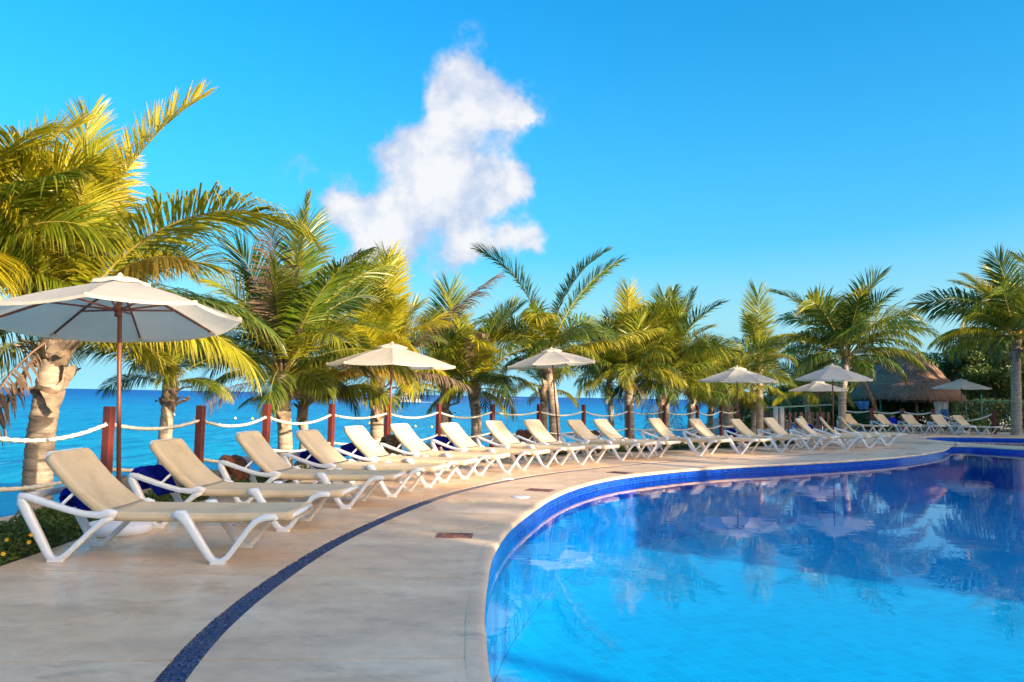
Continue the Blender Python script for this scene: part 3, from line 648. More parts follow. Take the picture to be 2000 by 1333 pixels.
# ------------------------------------------------------------------ palms
def frond_mesh(name, th0, droop, L, nl, leafL, seed, vee=15, twist=0, hang=.5, w=.036, dead=False, side=0.0, gap=0.0, mats=None, start=.17, fine_=True, fan=False):
    rg = np.random.default_rng(seed); K = 26; s = np.linspace(0, 1, K)
    th = R(th0) - R(droop) * s**1.35; yaw = side * s**1.5
    T = np.stack([np.cos(th) * np.cos(yaw), np.cos(th) * np.sin(yaw), np.sin(th)], 1)
    Pp = np.concatenate([[[0, 0, 0]], np.cumsum((T[1:] + T[:-1]) / 2 * (L / (K - 1)), axis=0)])
    B0 = np.stack([-np.sin(yaw), np.cos(yaw), 0 * yaw], 1); N0 = np.cross(T, B0)
    tw = R(twist) * s
    B = B0 * np.cos(tw)[:, None] + N0 * np.sin(tw)[:, None]; N = N0 * np.cos(tw)[:, None] - B0 * np.sin(tw)[:, None]
    V, F3, F4, mi, tip, rn = [], [], [], [], [], []
    # rachis: flattened, widened at its base
    wr = np.interp(s, [0, .05, .2, .6, 1], [.075, .042, .024, .013, .003]) * (L / 3.2)**.5; tr_ = np.interp(s, [0, .2, 1], [.03, .017, .003]) * (L / 3.2)**.5
    ring = [(1, 0), (.5, .8), (-.5, .8), (-1, 0), (0, -1)]
    for i in range(K):
        for a, b in ring: V.append(Pp[i] + B[i] * a * wr[i] + N[i] * b * tr_[i])
    nr = len(ring); tip += [0] * (K * nr); rn += [.5] * (K * nr)
    for i in range(K - 1):
        for k in range(nr): F4.append((i * nr + k, i * nr + (k + 1) % nr, (i + 1) * nr + (k + 1) % nr, (i + 1) * nr + k))
    nrF = len(F4); V = [np.array(V)]
    t = np.linspace(start, .995, nl)
    for sg in (1, -1):
        tt = np.clip(t + rg.normal(0, .004, nl), 0, 1)
        keep_ = rg.random(nl) > gap
        tt = tt[keep_]; n = len(tt)
        f = tt * (K - 1); i = np.clip(f.astype(int), 0, K - 2); u = (f - i)[:, None]
        p = Pp[i] * (1 - u) + Pp[i + 1] * u; Tt = T[i] * (1 - u) + T[i + 1] * u; Bt = B[i] * (1 - u) + B[i + 1] * u; Nt = N[i] * (1 - u) + N[i + 1] * u
        q = (tt - start) / (1 - start)
        al = np.radians(np.interp(q, [0, .3, .7, 1], [74, 60, 46, 16]) + rg.normal(0, 4, n)); ve = np.radians(vee + rg.normal(0, 7, n))
        D = np.cos(al)[:, None] * Tt + np.sin(al)[:, None] * (np.cos(ve)[:, None] * Bt * sg + np.sin(ve)[:, None] * Nt)
        ll = leafL * np.interp(q, [0, .12, .4, .7, .93, 1], [.4, .8, 1, 1, .95, .85] if fan else [.5, .85, 1, .92, .72, .55]) * rg.uniform(.86, 1.08, n)
        brk = rg.random(n) < .05; ll = np.where(brk, ll * rg.uniform(.3, .8, n), ll)
        hg = hang * rg.uniform(.7, 1.35, n)
        Dm = D + np.array([0, 0, -1.]) * (hg * .45)[:, None]; Dm /= np.linalg.norm(Dm, axis=1)[:, None]
        De = D + np.array([0, 0, -1.]) * (hg * 1.7)[:, None]; De /= np.linalg.norm(De, axis=1)[:, None]
        W = Tt - D * np.sum(Tt * D, 1)[:, None] + Nt * rg.normal(.25, .2, n)[:, None]; W /= (np.linalg.norm(W, axis=1)[:, None] + 1e-9)
        wl = (w * rg.uniform(.8, 1.15, n) * np.interp(q, [0, .5, 1], [.8, 1, .6]))[:, None] / 2
        if fine_:
            c0 = p; c1 = p + D * (ll * .33)[:, None]; c2 = c1 + Dm * (ll * .37)[:, None]; c3 = c2 + De * (ll * .32)[:, None]
            P7 = np.stack([c0 - W * wl * .5, c0 + W * wl * .5, c1 - W * wl, c1 + W * wl, c2 - W * wl * .75, c2 + W * wl * .75, c3], 1)
            base = sum(len(x) for x in V); idx = base + np.arange(n)[:, None] * 7
            F4 += list(map(tuple, np.concatenate([idx + np.array([0, 1, 3, 2]), idx + np.array([2, 3, 5, 4])])))
            F3 += list(map(tuple, idx + np.array([4, 5, 6])))
            V.append(P7.reshape(-1, 3)); tip += list(np.tile([0, 0, .33, .33, .7, .7, 1.], n)); rn += list(np.repeat(rg.random(n), 7))
        else:
            c0 = p; c1 = p + (D * .55 + Dm * .45) * (ll * .55)[:, None]; c3 = c1 + De * (ll * .47)[:, None]
            P5 = np.stack([c0 - W * wl * .6, c0 + W * wl * .6, c1 - W * wl, c1 + W * wl, c3], 1)
            base = sum(len(x) for x in V); idx = base + np.arange(n)[:, None] * 5
            F4 += list(map(tuple, idx + np.array([0, 1, 3, 2]))); F3 += list(map(tuple, idx + np.array([2, 3, 4])))
            V.append(P5.reshape(-1, 3)); tip += list(np.tile([0, 0, .5, .5, 1.], n)); rn += list(np.repeat(rg.random(n), 5))
    V = np.concatenate(V); F4 = np.array(F4); F3 = np.array(F3)
    midx = np.concatenate([np.ones(nrF), np.zeros(len(F4) - nrF), np.zeros(len(F3))])
    return mesh(name, V, [F4, F3], mats or ([MATS['frond_dead'], MATS['rachis_dead']] if dead else [MATS['frond'], MATS['rachis']]), midx=midx, smooth=False, attrs={'tip': tip, 'rnd': rn})

def trunk_mesh(path, r0_, r1_, seed, ridge=.085, n=14):
    P = smooth_path(path, 40); L = np.sum(np.linalg.norm(np.diff(P, axis=0), axis=1)); nr = int(L / (ridge / 3)); P = smooth_path(path, nr)
    rg = random.Random(seed); V, F = [], []
    for i, p in enumerate(P):
        s = i / (nr - 1); r_ = r0_ * (1 - s) + r1_ * s + .09 * max(0, 1 - s * L / .5)**2; ph = (i % 3) / 3; r_ *= 1 + (.045 if ph < .3 else (.0 if ph < .6 else -.02))
        for k in range(n):
            a = 2 * math.pi * k / n; j = 1 + .06 * mnoise.noise(Vector((math.cos(a) * 1.5, math.sin(a) * 1.5, i * .35 + seed)))
            V.append((p[0] + r_ * j * math.cos(a), p[1] + r_ * j * math.sin(a), p[2] + .012 * math.sin(a * 2 + i)))
    for i in range(nr - 1):
        for k in range(n): F.append((i * n + k, i * n + (k + 1) % n, (i + 1) * n + (k + 1) % n, (i + 1) * n + k))
    F.append(tuple((nr - 1) * n + k for k in range(n)))
    return mesh('trunk', V, F, MATS['bark'])
def husk_mesh(seed):
    rg = random.Random(seed); V, F = [], []; nu, nv = 5, 6; H = rg.uniform(.22, .42); W = rg.uniform(.09, .15)
    for j in range(nv):
        v = j / (nv - 1); wv = W * (1 - .65 * v**1.5); curl = .10 * v + .12 * v * v * rg.uniform(.3, 1.4)
        for i in range(nu):
            u = i / (nu - 1) * 2 - 1
            V.append((.015 + curl - .05 * u * u + rg.gauss(0, .006), u * wv + rg.gauss(0, .006), H * v * (1 - .35 * v) + (rg.gauss(0, .02) if j == nv - 1 else 0)))
    for j in range(nv - 1):
        for i in range(nu - 1): F.append((j * nu + i, j * nu + i + 1, (j + 1) * nu + i + 1, (j + 1) * nu + i))
    return mesh('husk', V, F, MATS['husk'])
HUSKS = [husk_mesh(i) for i in range(6)]
LIB = {}
CLS = [82, 72, 62, 50, 36, 20, 4, -14, -36]
def lib(cls, var, fine_):
    k = (cls, var, fine_)
    if k not in LIB:
        th = CLS[cls]; sd_ = cls * 10 + var + 5; rg = random.Random(sd_)
        droop = [34, 50, 66, 78, 82, 76, 70, 60, 44][cls] * rg.uniform(.85, 1.15)
        vee = [28, 24, 18, 12, 4, -4, -12, -20, -26][cls]; hang = [.14, .24, .38, .55, .75, .95, 1.1, 1.2, 1.1][cls]
        LIB[k] = frond_mesh('frond', th, droop, 1.0 * 3.0, 124 if fine_ else 74, 1.05, sd_, vee, rg.uniform(-70, 70), hang, w=.035 if fine_ else .050, side=rg.uniform(-.35, .35), gap=.03, fine_=fine_)
    return LIB[k]
DEADLIB = {}
def dead_mesh(v):
    if v not in DEADLIB: DEADLIB[v] = frond_mesh('dry_frond', [-30, -55, 8, 35][v], [45, 25, 75, 60][v], 2.8, 70, .62, 300 + v, -20, [60, -50, 80, 30][v], [1.0, .9, 1.1, .8][v], w=.022, dead=True, gap=.22)
    return DEADLIB[v]
def palm(base, crown, rad, label, seed, n=22, tr=(.15, .12), fine_=False, lo=8, hi=0, dead=2, husks=7, skip=(), group='coconut palms along the shore', extra=(), tone=None):
    """base, crown: world points. rad: reach of the crown in metres."""
    rg = random.Random(seed); base = np.array(base, float); crown = np.array(crown, float)
    e = empty('palm_tree', tuple(base)); tag(e, label, 'palm tree', group)
    c = crown - base; mid_ = c * .5 + np.array([c[0] * -.12 + rg.uniform(-.05, .05), 0, 0])
    to = obj('trunk', trunk_mesh([(0, 0, -.25), tuple(c * .15 + np.array([0, 0, 0])), tuple(mid_), tuple(c)], tr[0], tr[1], seed), e)
    sc_ = rad / 2.75; a0 = rg.random() * 360
    for i in range(n):
        u = i / max(1, n - 1); cls = hi + (lo - 1.5 - hi) * (u**1.05); cls = min(8, max(0, int(round(cls + rg.uniform(-.5, .5)))))
        az = (a0 + i * 137.5 + rg.uniform(-12, 12)) % 360
        if any(a <= az <= b and c0 <= cls <= c1 for a, b, c0, c1 in skip): continue
        me = lib(cls, rg.randrange(2 if not fine_ else 3), fine_); s_ = sc_ * rg.uniform(.85, 1.12) * (.55 if cls > 6 else .62 if cls > 5 else .76 if cls > 4 else .9 if cls > 3 else 1)
        f = obj('frond', me, e, tuple(c + np.array([math.cos(R(az)) * tr[1] * .55, math.sin(R(az)) * tr[1] * .55, .02 + .12 * (1 - u)])), (rg.uniform(-.12, .12), rg.uniform(-.10, .10), R(az))); f.scale = (s_,) * 3
        if tone and rg.random() < .75: f.material_slots[0].link = 'OBJECT'; f.material_slots[0].material = MATS['frond_' + tone]
    for i in range(dead):
        az = rg.random() * 360; f = obj('dry_frond', dead_mesh(rg.randrange(4)), e, tuple(c + np.array([0, 0, -.08])), (0, 0, R(az))); f.scale = (sc_ * .85,) * 3
    for (az, th, droop, L, leafL, vee, tw, hang, kind) in extra:
        mats = {'g': None, 'f': None, 'h': [MATS['frond_yellow'], MATS['rachis']], 'd': [MATS['frond_dead'], MATS['rachis_dead']], 'o': [MATS['frond_gold'], MATS['rachis']]}[kind]
        me = frond_mesh('frond' if kind != 'd' else 'dry_frond', th, droop, L, int(42 * L) if kind != 'd' else int(26 * L), leafL, int(seed * 31 + az * 7 + th) % 99991, vee, tw, hang, w=.036 if kind != 'd' else .030, gap=.02 if kind != 'd' else .2, mats=mats, fan=kind == 'f')
        obj('frond' if kind != 'd' else 'dry_frond', me, e, tuple(c + np.array([math.cos(R(az)) * tr[1] * .5, math.sin(R(az)) * tr[1] * .5, .05])), (0, 0, R(az)))
    for i in range(husks):
        az = rg.random() * 360; z = -rg.uniform(0, .85) * min(1, rad / 2.4)
        h = obj('husk', HUSKS[rg.randrange(6)], e, tuple(c + c / np.linalg.norm(c) * z + np.array([math.cos(R(az)) * tr[1] * .85, math.sin(R(az)) * tr[1] * .85, 0])), (0, rg.choice((rg.uniform(-.1, .5), rg.uniform(-.1, .6), rg.uniform(1.9, 2.7))), R(az) + rg.uniform(-.4, .4))); k_ = rg.uniform(.8, 1.5) * max(.6, tr[1] / .15); h.scale = (k_,) * 3
    # fibrous crown shaft
    m = MB(); r_ = tr[1]; m.lathe([(r_ * .9, -.35), (r_ * 1.25, -.15), (r_ * 1.3, .0), (r_ * 1.0, .15), (r_ * .5, .3), (.02, .42)], 12, (0, 0, 0)); hs2 = m.me('crown_shaft', MATS['husk'], True); obj('crown_shaft', hs2, e, tuple(c))
    return e

def gz(p):   # land height at a point (approx.)
    s = float(sdist(np.array([[p[0]]]), np.array([[p[1]]]))[0, 0]); return -.16 if s < .15 else -.16 - .10 * (s - .15) - .055 * max(0, s - 1.5)**2
def palm_px(bx, cx, cy, Y, rad, label, seed, **k):
    b = at(bx, 900, Y); c = at(cx, cy, Y); return palm((b[0], b[1], gz(b) - .05), c, rad, label, seed, **k)

# az: 0 = right, 90 = away, 180 = left, 270 = towards the camera
palm_px(72, 112, 668, 10.9, 2.3, 'big yellow-green palm with a thick pale trunk, leftmost trunk in view', 3, n=14, tr=(.20, .165), fine_=True, lo=7.2, dead=0, husks=22, tone='yellow', skip=((250, 330, 3, 9), (340, 361, 0, 9), (0, 20, 0, 9)),
        extra=[(0, 83, 46, 4.1, .62, 34, 70, .10, 'h'), (-95, 84, 40, 2.5, 1.05, 0, 5, .55, 'h'), (-120, 78, 60, 2.8, 1.05, 0, -10, .5, 'h'), (95, 88, 14, 3.5, .8, 8, 10, .15, 'g'), (80, 84, 30, 3.1, .8, 10, 40, .3, 'h'), (-10, 62, 88, 4.15, 1.15, 10, -12, .50, 'g'),
               (-30, 46, 62, 2.9, .62, -20, 40, 1.3, 'o'), (215, -58, 22, 2.9, .85, -10, 30, .55, 'd'), (250, -35, 60, 2.0, .6, -20, 10, .9, 'd'), (12, 26, 78, 2.8, .9, -10, 20, .9, 'g'), (150, 80, 50, 3.3, .8, 20, 20, .15, 'h'),
               (35, 40, 80, 3.2, .95, 0, 20, .7, 'g'), (170, 20, 70, 2.8, .9, -10, -20, .9, 'g'), (200, 60, 70, 3.4, .95, 5, 30, .3, 'h')])
palm_px(-150, -75, 560, 10.5, 2.5, 'palm at the left edge whose yellow fronds reach into view', 5, n=22, tr=(.2, .16), fine_=True, lo=6.5, dead=1, husks=6, tone='yellow', hi=1, extra=[(10, 84, 52, 2.7, .8, 24, 20, .1, 'h'), (-10, 70, 70, 2.6, .9, 10, -20, .3, 'g'), (20, 45, 80, 3.0, .9, 0, 30, .6, 'g'), (-30, 55, 60, 2.6, .9, 0, 30, .5, 'g')])
palm_px(322, 333, 752, 12.9, 1.4, 'small palm with slim trunk rising between the first two fence posts', 8, n=14, tr=(.115, .10), fine_=True, lo=7, dead=0, husks=12, tone='dark')
palm_px(560, 550, 742, 15.4, 2.1, 'tall leafy palm with brown dry frond hanging in its middle', 12, n=21, tr=(.155, .13), fine_=True, lo=7.4, dead=1, husks=18, tone='dark',
        extra=[(-84, 72, 26, 3.0, .85, -10, 5, 1.0, 'd'), (60, 88, 12, 3.9, .35, 10, 0, .05, 'g'), (88, 80, 20, 3.5, .95, 0, 0, .2, 'f'), (12, 74, 52, 3.1, .85, 10, -60, .2, 'g'), (-40, 66, 50, 3.3, .9, 6, 20, .4, 'g'), (-140, 62, 80, 3.2, 1.0, 0, -30, .5, 'g'), (190, 45, 90, 3.0, .9, -10, 30, .8, 'g'), (0, 40, 80, 2.6, .9, -10, 30, .8, 'g')])
palm_px(589, 591, 803, 16.6, 1.3, 'short palm with orange leaf stems beside the tall leafy palm', 15, n=13, tr=(.11, .09), fine_=True, lo=5, dead=0, husks=4,
        extra=[(5, 62, 100, 2.5, .62, -10, 10, .8, 'o'), (-15, 40, 80, 2.2, .7, -10, 30, .8, 'g'), (20, 70, 70, 2.2, .6, 0, 10, .5, 'o')])
palm_px(738, 738, 742, 18.2, 1.9, 'yellow palm with a ringed trunk behind the second umbrella', 18, n=20, tr=(.17, .14), fine_=True, lo=6.8, dead=0, husks=14, tone='yellow',
        extra=[(88, 84, 12, 3.0, .85, 0, 0, .15, 'f'), (2, 48, 12, 3.6, .8, -10, 30, .8, 'd'), (-10, 14, 44, 2.2, .5, -20, 0, 1.2, 'd'), (-95, 76, 50, 3.0, .85, 0, 10, .4, 'g'), (80, 86, 26, 3.1, .8, 14, 20, .1, 'g'), (178, 10, 25, 2.4, .55, -20, 0, 1.1, 'g')])
palm_px(868, 870, 772, 21.6, 1.8, 'palm with a dark green fan frond right of the second umbrella', 21, n=16, tr=(.14, .12), lo=6.2, dead=0, tone='dark', extra=[(88, 86, 8, 3.0, .9, 0, 0, .1, 'f')])
palm_px(930, 926, 765, 21.4, 2.1, 'round dark palm with a pale dry frond hanging down its front', 24, n=23, tr=(.16, .13), lo=7.5, dead=0, husks=10, tone='dark',
        extra=[(-85, 66, 70, 2.6, .6, -10, 10, .9, 'd'), (150, 80, 26, 3.1, .75, 14, 20, .1, 'g'), (25, 80, 30, 2.7, .7, 14, 20, .1, 'g')])
palm_px(1087, 1066, 700, 23.2, 2.1, 'tallest middle palm with long arching fronds above the third umbrella', 27, n=18, tr=(.18, .14), lo=7, hi=1.5, dead=0, tone='dark', skip=((30, 150, 0, 2),),
        extra=[(175, 84, 60, 4.0, .8, 18, 30, .2, 'g'), (5, 84, 52, 3.9, .55, 24, 30, .1, 'g'), (-8, 72, 42, 3.7, .65, 12, -30, .3, 'g'), (0, 20, 10, 3.4, .85, -10, 0, .8, 'g'), (185, 45, 95, 3.2, .9, 0, 0, .6, 'g'), (-100, 60, 90, 2.8, .9, 0, 0, .6, 'g')])
palm_px(1062, 1062, 766, 24.5, 1.5, 'thin dark palm close behind the tallest middle palm', 30, n=9, tr=(.12, .10), lo=7, dead=1)
palm_px(1195, 1190, 752, 27.6, 1.7, 'small golden palm with a slender bent trunk', 33, n=18, tr=(.11, .09), lo=7.5, dead=2, husks=6)
palm_px(1230, 1228, 732, 26.6, 2.1, 'full palm whose trunk stands behind the post left of the bushiest palm', 36, n=22, tr=(.18, .15), lo=7, dead=1, husks=8, tone='dark', extra=[(88, 88, 6, 2.9, .8, 0, 0, .1, 'f'), (190, 30, 40, 3.2, .8, -10, 0, .8, 'g'), (80, 86, 20, 3.0, .5, 14, 20, .1, 'g')])
palm_px(1298, 1298, 745, 28.0, 2.65, 'bushiest palm with a broad drooping green crown', 39, n=36, tr=(.22, .19), lo=7.6, dead=2, husks=12, tone='dark', extra=[(80, 80, 16, 3.3, .95, 0, 10, .15, 'f'), (20, 80, 20, 3.5, .6, 14, 20, .1, 'g'), (178, 84, 40, 3.6, .35, 14, 20, .1, 'g'), (-90, 84, 40, 3.4, .8, 0, 20, .3, 'g')])
palm_px(1347, 1352, 770, 29.8, 1.8, 'palm half hidden at the right of the bushiest palm', 42, n=16, tr=(.13, .11), lo=7, dead=1)
palm_px(1425, 1422, 772, 31.6, 2.3, 'golden leafy palm behind the fourth umbrella', 45, n=26, tr=(.20, .17), lo=7.5, dead=3, husks=10, extra=[(5, 50, 14, 3.0, .8, -10, 0, .8, 'g')])
palm_px(1385, 1392, 778, 33.0, 1.7, 'palm seen through the gap left of the golden leafy palm', 47, n=15, tr=(.13, .11), lo=7, dead=1)
palm_px(1484, 1484, 704, 31.5, 1.7, 'slim upright palm topped by one fan-shaped frond', 50, n=8, tr=(.15, .12), lo=6, hi=.5, dead=1, husks=5, tone='dark',
        extra=[(90, 88, 4, 2.7, .95, 0, 0, .04, 'f'), (170, 82, 18, 1.9, .6, 10, 10, .2, 'g')])
palm_px(1471, 1470, 770, 32.5, 1.8, 'leaning palm trunk beside the slim upright palm', 52, n=9, tr=(.12, .10), lo=7.5, dead=2)
palm_px(1645, 1652, 702, 35.0, 3.5, 'wide palm in front of the thatched hut', 55, n=26, tr=(.18, .15), lo=7.3, hi=.3, dead=1, husks=6, tone='dark', extra=[(0, 55, 95, 3.8, .9, -10, 0, .7, 'g'), (5, 30, 80, 3.9, .9, -10, 0, .9, 'g'), (183, 42, 70, 3.9, .9, -10, 0, .8, 'g'), (-80, 84, 40, 3.3, .9, 5, 0, .3, 'g')])
palm_px(1987, 1984, 665, 36.5, 3.9, 'tall palm with a grey trunk at the right edge beyond the far pool', 58, n=26, tr=(.24, .19), lo=7.3, hi=.3, dead=0, husks=6, tone='dark', extra=[(180, 52, 85, 4.3, .95, -5, 0, .6, 'g'), (170, 30, 80, 4.0, .9, -10, 0, .8, 'g'), (178, 76, 50, 3.9, .8, 5, 0, .2, 'g'), (-100, 20, 60, 2.6, .9, -10, 0, .9, 'g')])
palm_px(2075, 2060, 640, 39.0, 3.6, 'palm beyond the right edge with fronds reaching into view', 61, n=22, tr=(.2, .16), lo=7, hi=1, dead=0, husks=3)
palm_px(1580, 1575, 775, 41.0, 2.6, 'low palm with drooping fronds behind the wooden railing', 64, n=18, tr=(.15, .13), lo=7.5, dead=1, husks=3)
# palms behind the camera whose crowns dapple the terrace
for i, (t, s, h, rr, lb) in enumerate([(6.0, 15, 6.6, 2.2, 'palm behind the camera by the shade building'), (6.6, 27, 9.2, 2.2, 'taller palm behind the camera beyond the shade building'), (15.2, 20, 8.4, 2.3, 'palm on the near side of the gap between the shade buildings'), (18.0, 17, 7.6, 2.5, 'palm in the gap between the shade buildings'), (20.4, 26, 10.2, 2.6, 'palm close to the second shade building')]):
    p = TS(t, s); palm((p[0], p[1], -.1), (p[0] + .3, p[1], h), rr, lb, 80 + i, n=16, tr=(.17, .14), lo=7, dead=0, husks=2, group='palms behind the camera')

# ------------------------------------------------------------------ rope fence
m = MB(); m.box((0, 0, .56), (.10, .10, 1.26), bev=.008); post_me = m.me('fence_post', MATS['post'])
m = MB(); m.lathe([(.022, -.08), (.022, .08)], 10); 
ordn = ['first', 'second', 'third', 'fourth', 'fifth', 'sixth', 'seventh', 'eighth', 'ninth', 'tenth', 'eleventh', 'twelfth', 'thirteenth', 'fourteenth', 'fifteenth', 'sixteenth', 'seventeenth']
def rope_mesh(a, b, sag, r_=.022):
    L = np.linalg.norm(b - a); n = max(10, int(L / .045)); V, F = [], []; t = np.linspace(0, 1, n * 1)
    P = a[None] * (1 - t[:, None]) + b[None] * t[:, None]; P[:, 2] -= sag * 4 * t * (1 - t)
    dz = np.gradient(P, axis=0); dz /= np.linalg.norm(dz, axis=1)[:, None]; A = np.cross(dz, [0, 0, 1.]); A /= np.linalg.norm(A, axis=1)[:, None]; B = np.cross(dz, A)
    k = 12
    for i in range(n):
        for j in range(k):
            a_ = 2 * math.pi * j / k; ph = a_ * 3 + t[i] * L / .045 * 2.1; rr = r_ * (1 + .32 * math.cos(ph)); V.append(P[i] + A[i] * rr * math.cos(a_) + B[i] * rr * math.sin(a_))
    for i in range(n - 1):
        for j in range(k): F.append((i * k + j, i * k + (j + 1) % k, (i + 1) * k + (j + 1) % k, (i + 1) * k + j))
    return mesh('rope', V, F, MATS['rope'])
PH = lambda i: .0
pp = [np.array([x, y]) for x, y in POSTS]
for i, p in enumerate(pp):
    d = (pp[min(i + 1, len(pp) - 1)] - pp[max(i - 1, 0)]); a = math.atan2(d[1], d[0])
    o = obj('fence_post', post_me, None, (p[0], p[1], 0), (0, 0, a))
    if i < 3: lb = 'red-brown wooden rope-fence post left of the frame, %s from the camera' % ordn[2 - i]
    else: lb = 'red-brown wooden rope-fence post, %s one from the left in the photo' % ordn[i - 3]
    tag(o, lb, 'fence post', 'wooden posts of the rope fence')
for i in range(len(pp) - 1):
    d = pp[i + 1] - pp[i]; d /= np.linalg.norm(d); a = np.array([*(pp[i] + d * .05), .97]); b = np.array([*(pp[i + 1] - d * .05), .97])
    nm = ('left of the frame before post %d' % (3 - i)) if i < 2 else ('running into the first post from the left edge' if i == 2 else 'between the %s and %s posts from the left' % (ordn[i - 3], ordn[i - 2]))
    if i < 2: nm = 'out of view %s the left edge' % ('well past' if i == 0 else 'just past')
    o = obj('rope', rope_mesh(a, b, .085 + .028 * ((i * 7) % 3))); tag(o, 'upper white twisted rope ' + nm, 'rope', 'white ropes of the fence')
    a2 = a.copy(); b2 = b.copy(); a2[2] = .42; b2[2] = .42
    o = obj('rope', rope_mesh(a2, b2, .07 + .02 * ((i * 5) % 3))); tag(o, 'lower white twisted rope ' + nm, 'rope', 'white ropes of the fence')
# fence on the far right
rp = [at(1645, 815, 39.5), at(1702, 815, 39.0), at(1762, 815, 38.6), at(1822, 815, 38.3), at(1941, 815, 37.2)]
m = MB(); m.box((0, 0, .5), (.16, .16, 1.36), bev=.01); fp = m.me('fence_post', MATS['post'])
nm = ['behind the wide palm', 'left of the far loungers', 'behind the second far lounger', 'below the hut eave by the hanging cloth', 'standing alone at the right end']
for i, p in enumerate(rp):
    tag(obj('fence_post', fp, None, (p[0], p[1], -.05)), 'dark wooden post of the far rope fence ' + nm[i], 'fence post', 'posts of the far rope fence')
for i in range(4):
    a = rp[i].copy(); b = rp[i + 1].copy(); a[2] = b[2] = 1.0
    if i == 3: a[2] = 1.05
    o = obj('rope', rope_mesh(a, b, [.1, .12, .13, .42][i], .035)); tag(o, ['pale rope of far fence behind the wide palm', 'pale rope of far fence above the blue towel', 'pale rope of far fence right of the blue towel', 'deeply sagging pale rope at the end of the far fence'][i], 'rope', 'ropes of the far fence')
# wooden railing beside the steps to the beach
e = empty('wooden_railing', tuple(at(1560, 830, 35)[:2]) + (0,)); tag(e, 'long wooden railing with pale handrail and dark balusters by the beach steps', 'railing')
rb = np.array(e.location)
ra, rbb = at(1492, 797, 34.0), at(1625, 791, 37.0)
m = MB(); m.tube([ra - rb, rbb - rb], .035, 8); m.build('handrail', MATS['rail_paint'], e)
m = MB(); lo1 = ra.copy(); lo1[2] = .22; lo2 = rbb.copy(); lo2[2] = .22; m.tube([lo1 - rb, lo2 - rb], .05, 8); m.build('bottom_rail', MATS['teak'], e)
for k in range(12):
    t = (k + .3) / 12; q = ra * (1 - t) + rbb * t; m = MB(); m.box((q[0] - rb[0], q[1] - rb[1], .45), (.10, .10, .95), bev=.008); m.build('baluster', MATS['teak'], e)
for k, px in enumerate((1515, 1527)):
    q = at(px, 820, 33.5); m = MB(); m.box((0, 0, .55), (.16, .16, 1.15), bev=.015); o = obj('white_post', m.me('white_post', MATS['white_paint']), None, (q[0], q[1], 0)); tag(o, 'short white gate post before the railing, %s of the two' % ('left' if k == 0 else 'right'), 'post', 'white gate posts')

# ------------------------------------------------------------------ garden bed and shrubs
def leaf_cloud(P, Nn, size, seed, name, m, parent=None, jit=.6, aspect=.55):
    rg = np.random.default_rng(seed); n = len(P); d = Nn + rg.normal(0, jit, (n, 3)); d /= np.linalg.norm(d, axis=1)[:, None]
    a = np.cross(d, rg.normal(0, 1, (n, 3))); a /= (np.linalg.norm(a, axis=1)[:, None] + 1e-9); b = np.cross(d, a)
    sz = (size * rg.uniform(.6, 1.3, n))[:, None]
    V = np.stack([P - a * sz, P + b * sz * aspect + d * sz * .12, P + a * sz, P - b * sz * aspect + d * sz * .12], 1).reshape(-1, 3)
    I = np.arange(n)[:, None] * 4; F = I + np.array([0, 1, 2, 3])
    return obj(name, mesh(name, V, F, m, smooth=False, attrs={'rnd': np.repeat(rg.random(n), 4)}), parent)
def bed():
    Ps, Ns, S = [], [], []
    g0 = offset(gardc, .02)
    for i in range(len(gardc) - 1):
        a, b = g0[i], g0[i + 1]
        if a[1] < 2 or a[1] > 33: continue
        d = b - a; L_ = np.linalg.norm(d); nrm = np.array([-d[1], d[0]]) / L_
        wv = .95 if a[1] < 9 else .62
        near = a[1] < 8.5; cnt = int(L_ * wv * (5200 if near else 2600 if a[1] < 14 else 1300))
        u = rng.random(cnt); v = rng.random(cnt); xy = a + d * u[:, None] + nrm * (v * wv)[:, None]
        nzv = np.array([mnoise.noise(Vector((x * 3.2, y * 3.2, 1))) + .5 * mnoise.noise(Vector((x * 9, y * 9, 4))) for x, y in xy])
        ht = (.13 + .11 * nzv) * np.clip(np.minimum(v, 1 - v) * 7, .15, 1)
        keep_ = (nzv > (-.42 if near else -.28)); z = ht * np.sqrt(rng.random(cnt)); 
        Ps.append(np.column_stack([xy, z])[keep_]); S.append(np.full(keep_.sum(), .020 if near else .027 if a[1] < 14 else .04))
    P = np.concatenate(Ps); S = np.concatenate(S); o = leaf_cloud(P, np.tile([0, 0, 1.], (len(P), 1)), S, 3, 'ground_cover', MATS['shrub']); tag(o, 'low leafy ground cover along the seaward deck edge', kind='stuff')
    A = offset(gardc, .0)[:-30]; B = offset(gardc, 1.15)[:-30]; o = band('garden_soil', B, A, -.02, MATS['grout'])
bed()
# curb on the sea side of the bed
pc = smooth_path([(x, y) for x, y in POSTS], 120); ci = offset(pc, -.20); co_ = offset(pc, .16); n = len(pc)
V = [(p[0], p[1], .035) for p in ci] + [(p[0], p[1], .035) for p in co_] + [(p[0], p[1], -.3) for p in ci] + [(p[0], p[1], -.3) for p in co_]
Fq = [(i, i + 1, n + i + 1, n + i) for i in range(n - 1)] + [(i, i + 1, 2 * n + i + 1, 2 * n + i)[::-1] for i in range(n - 1)] + [(n + i, n + i + 1, 3 * n + i + 1, 3 * n + i) for i in range(n - 1)]
tag(obj('stone_curb', mesh('stone_curb', V, Fq, MATS['coping'], smooth=False)), kind='structure')
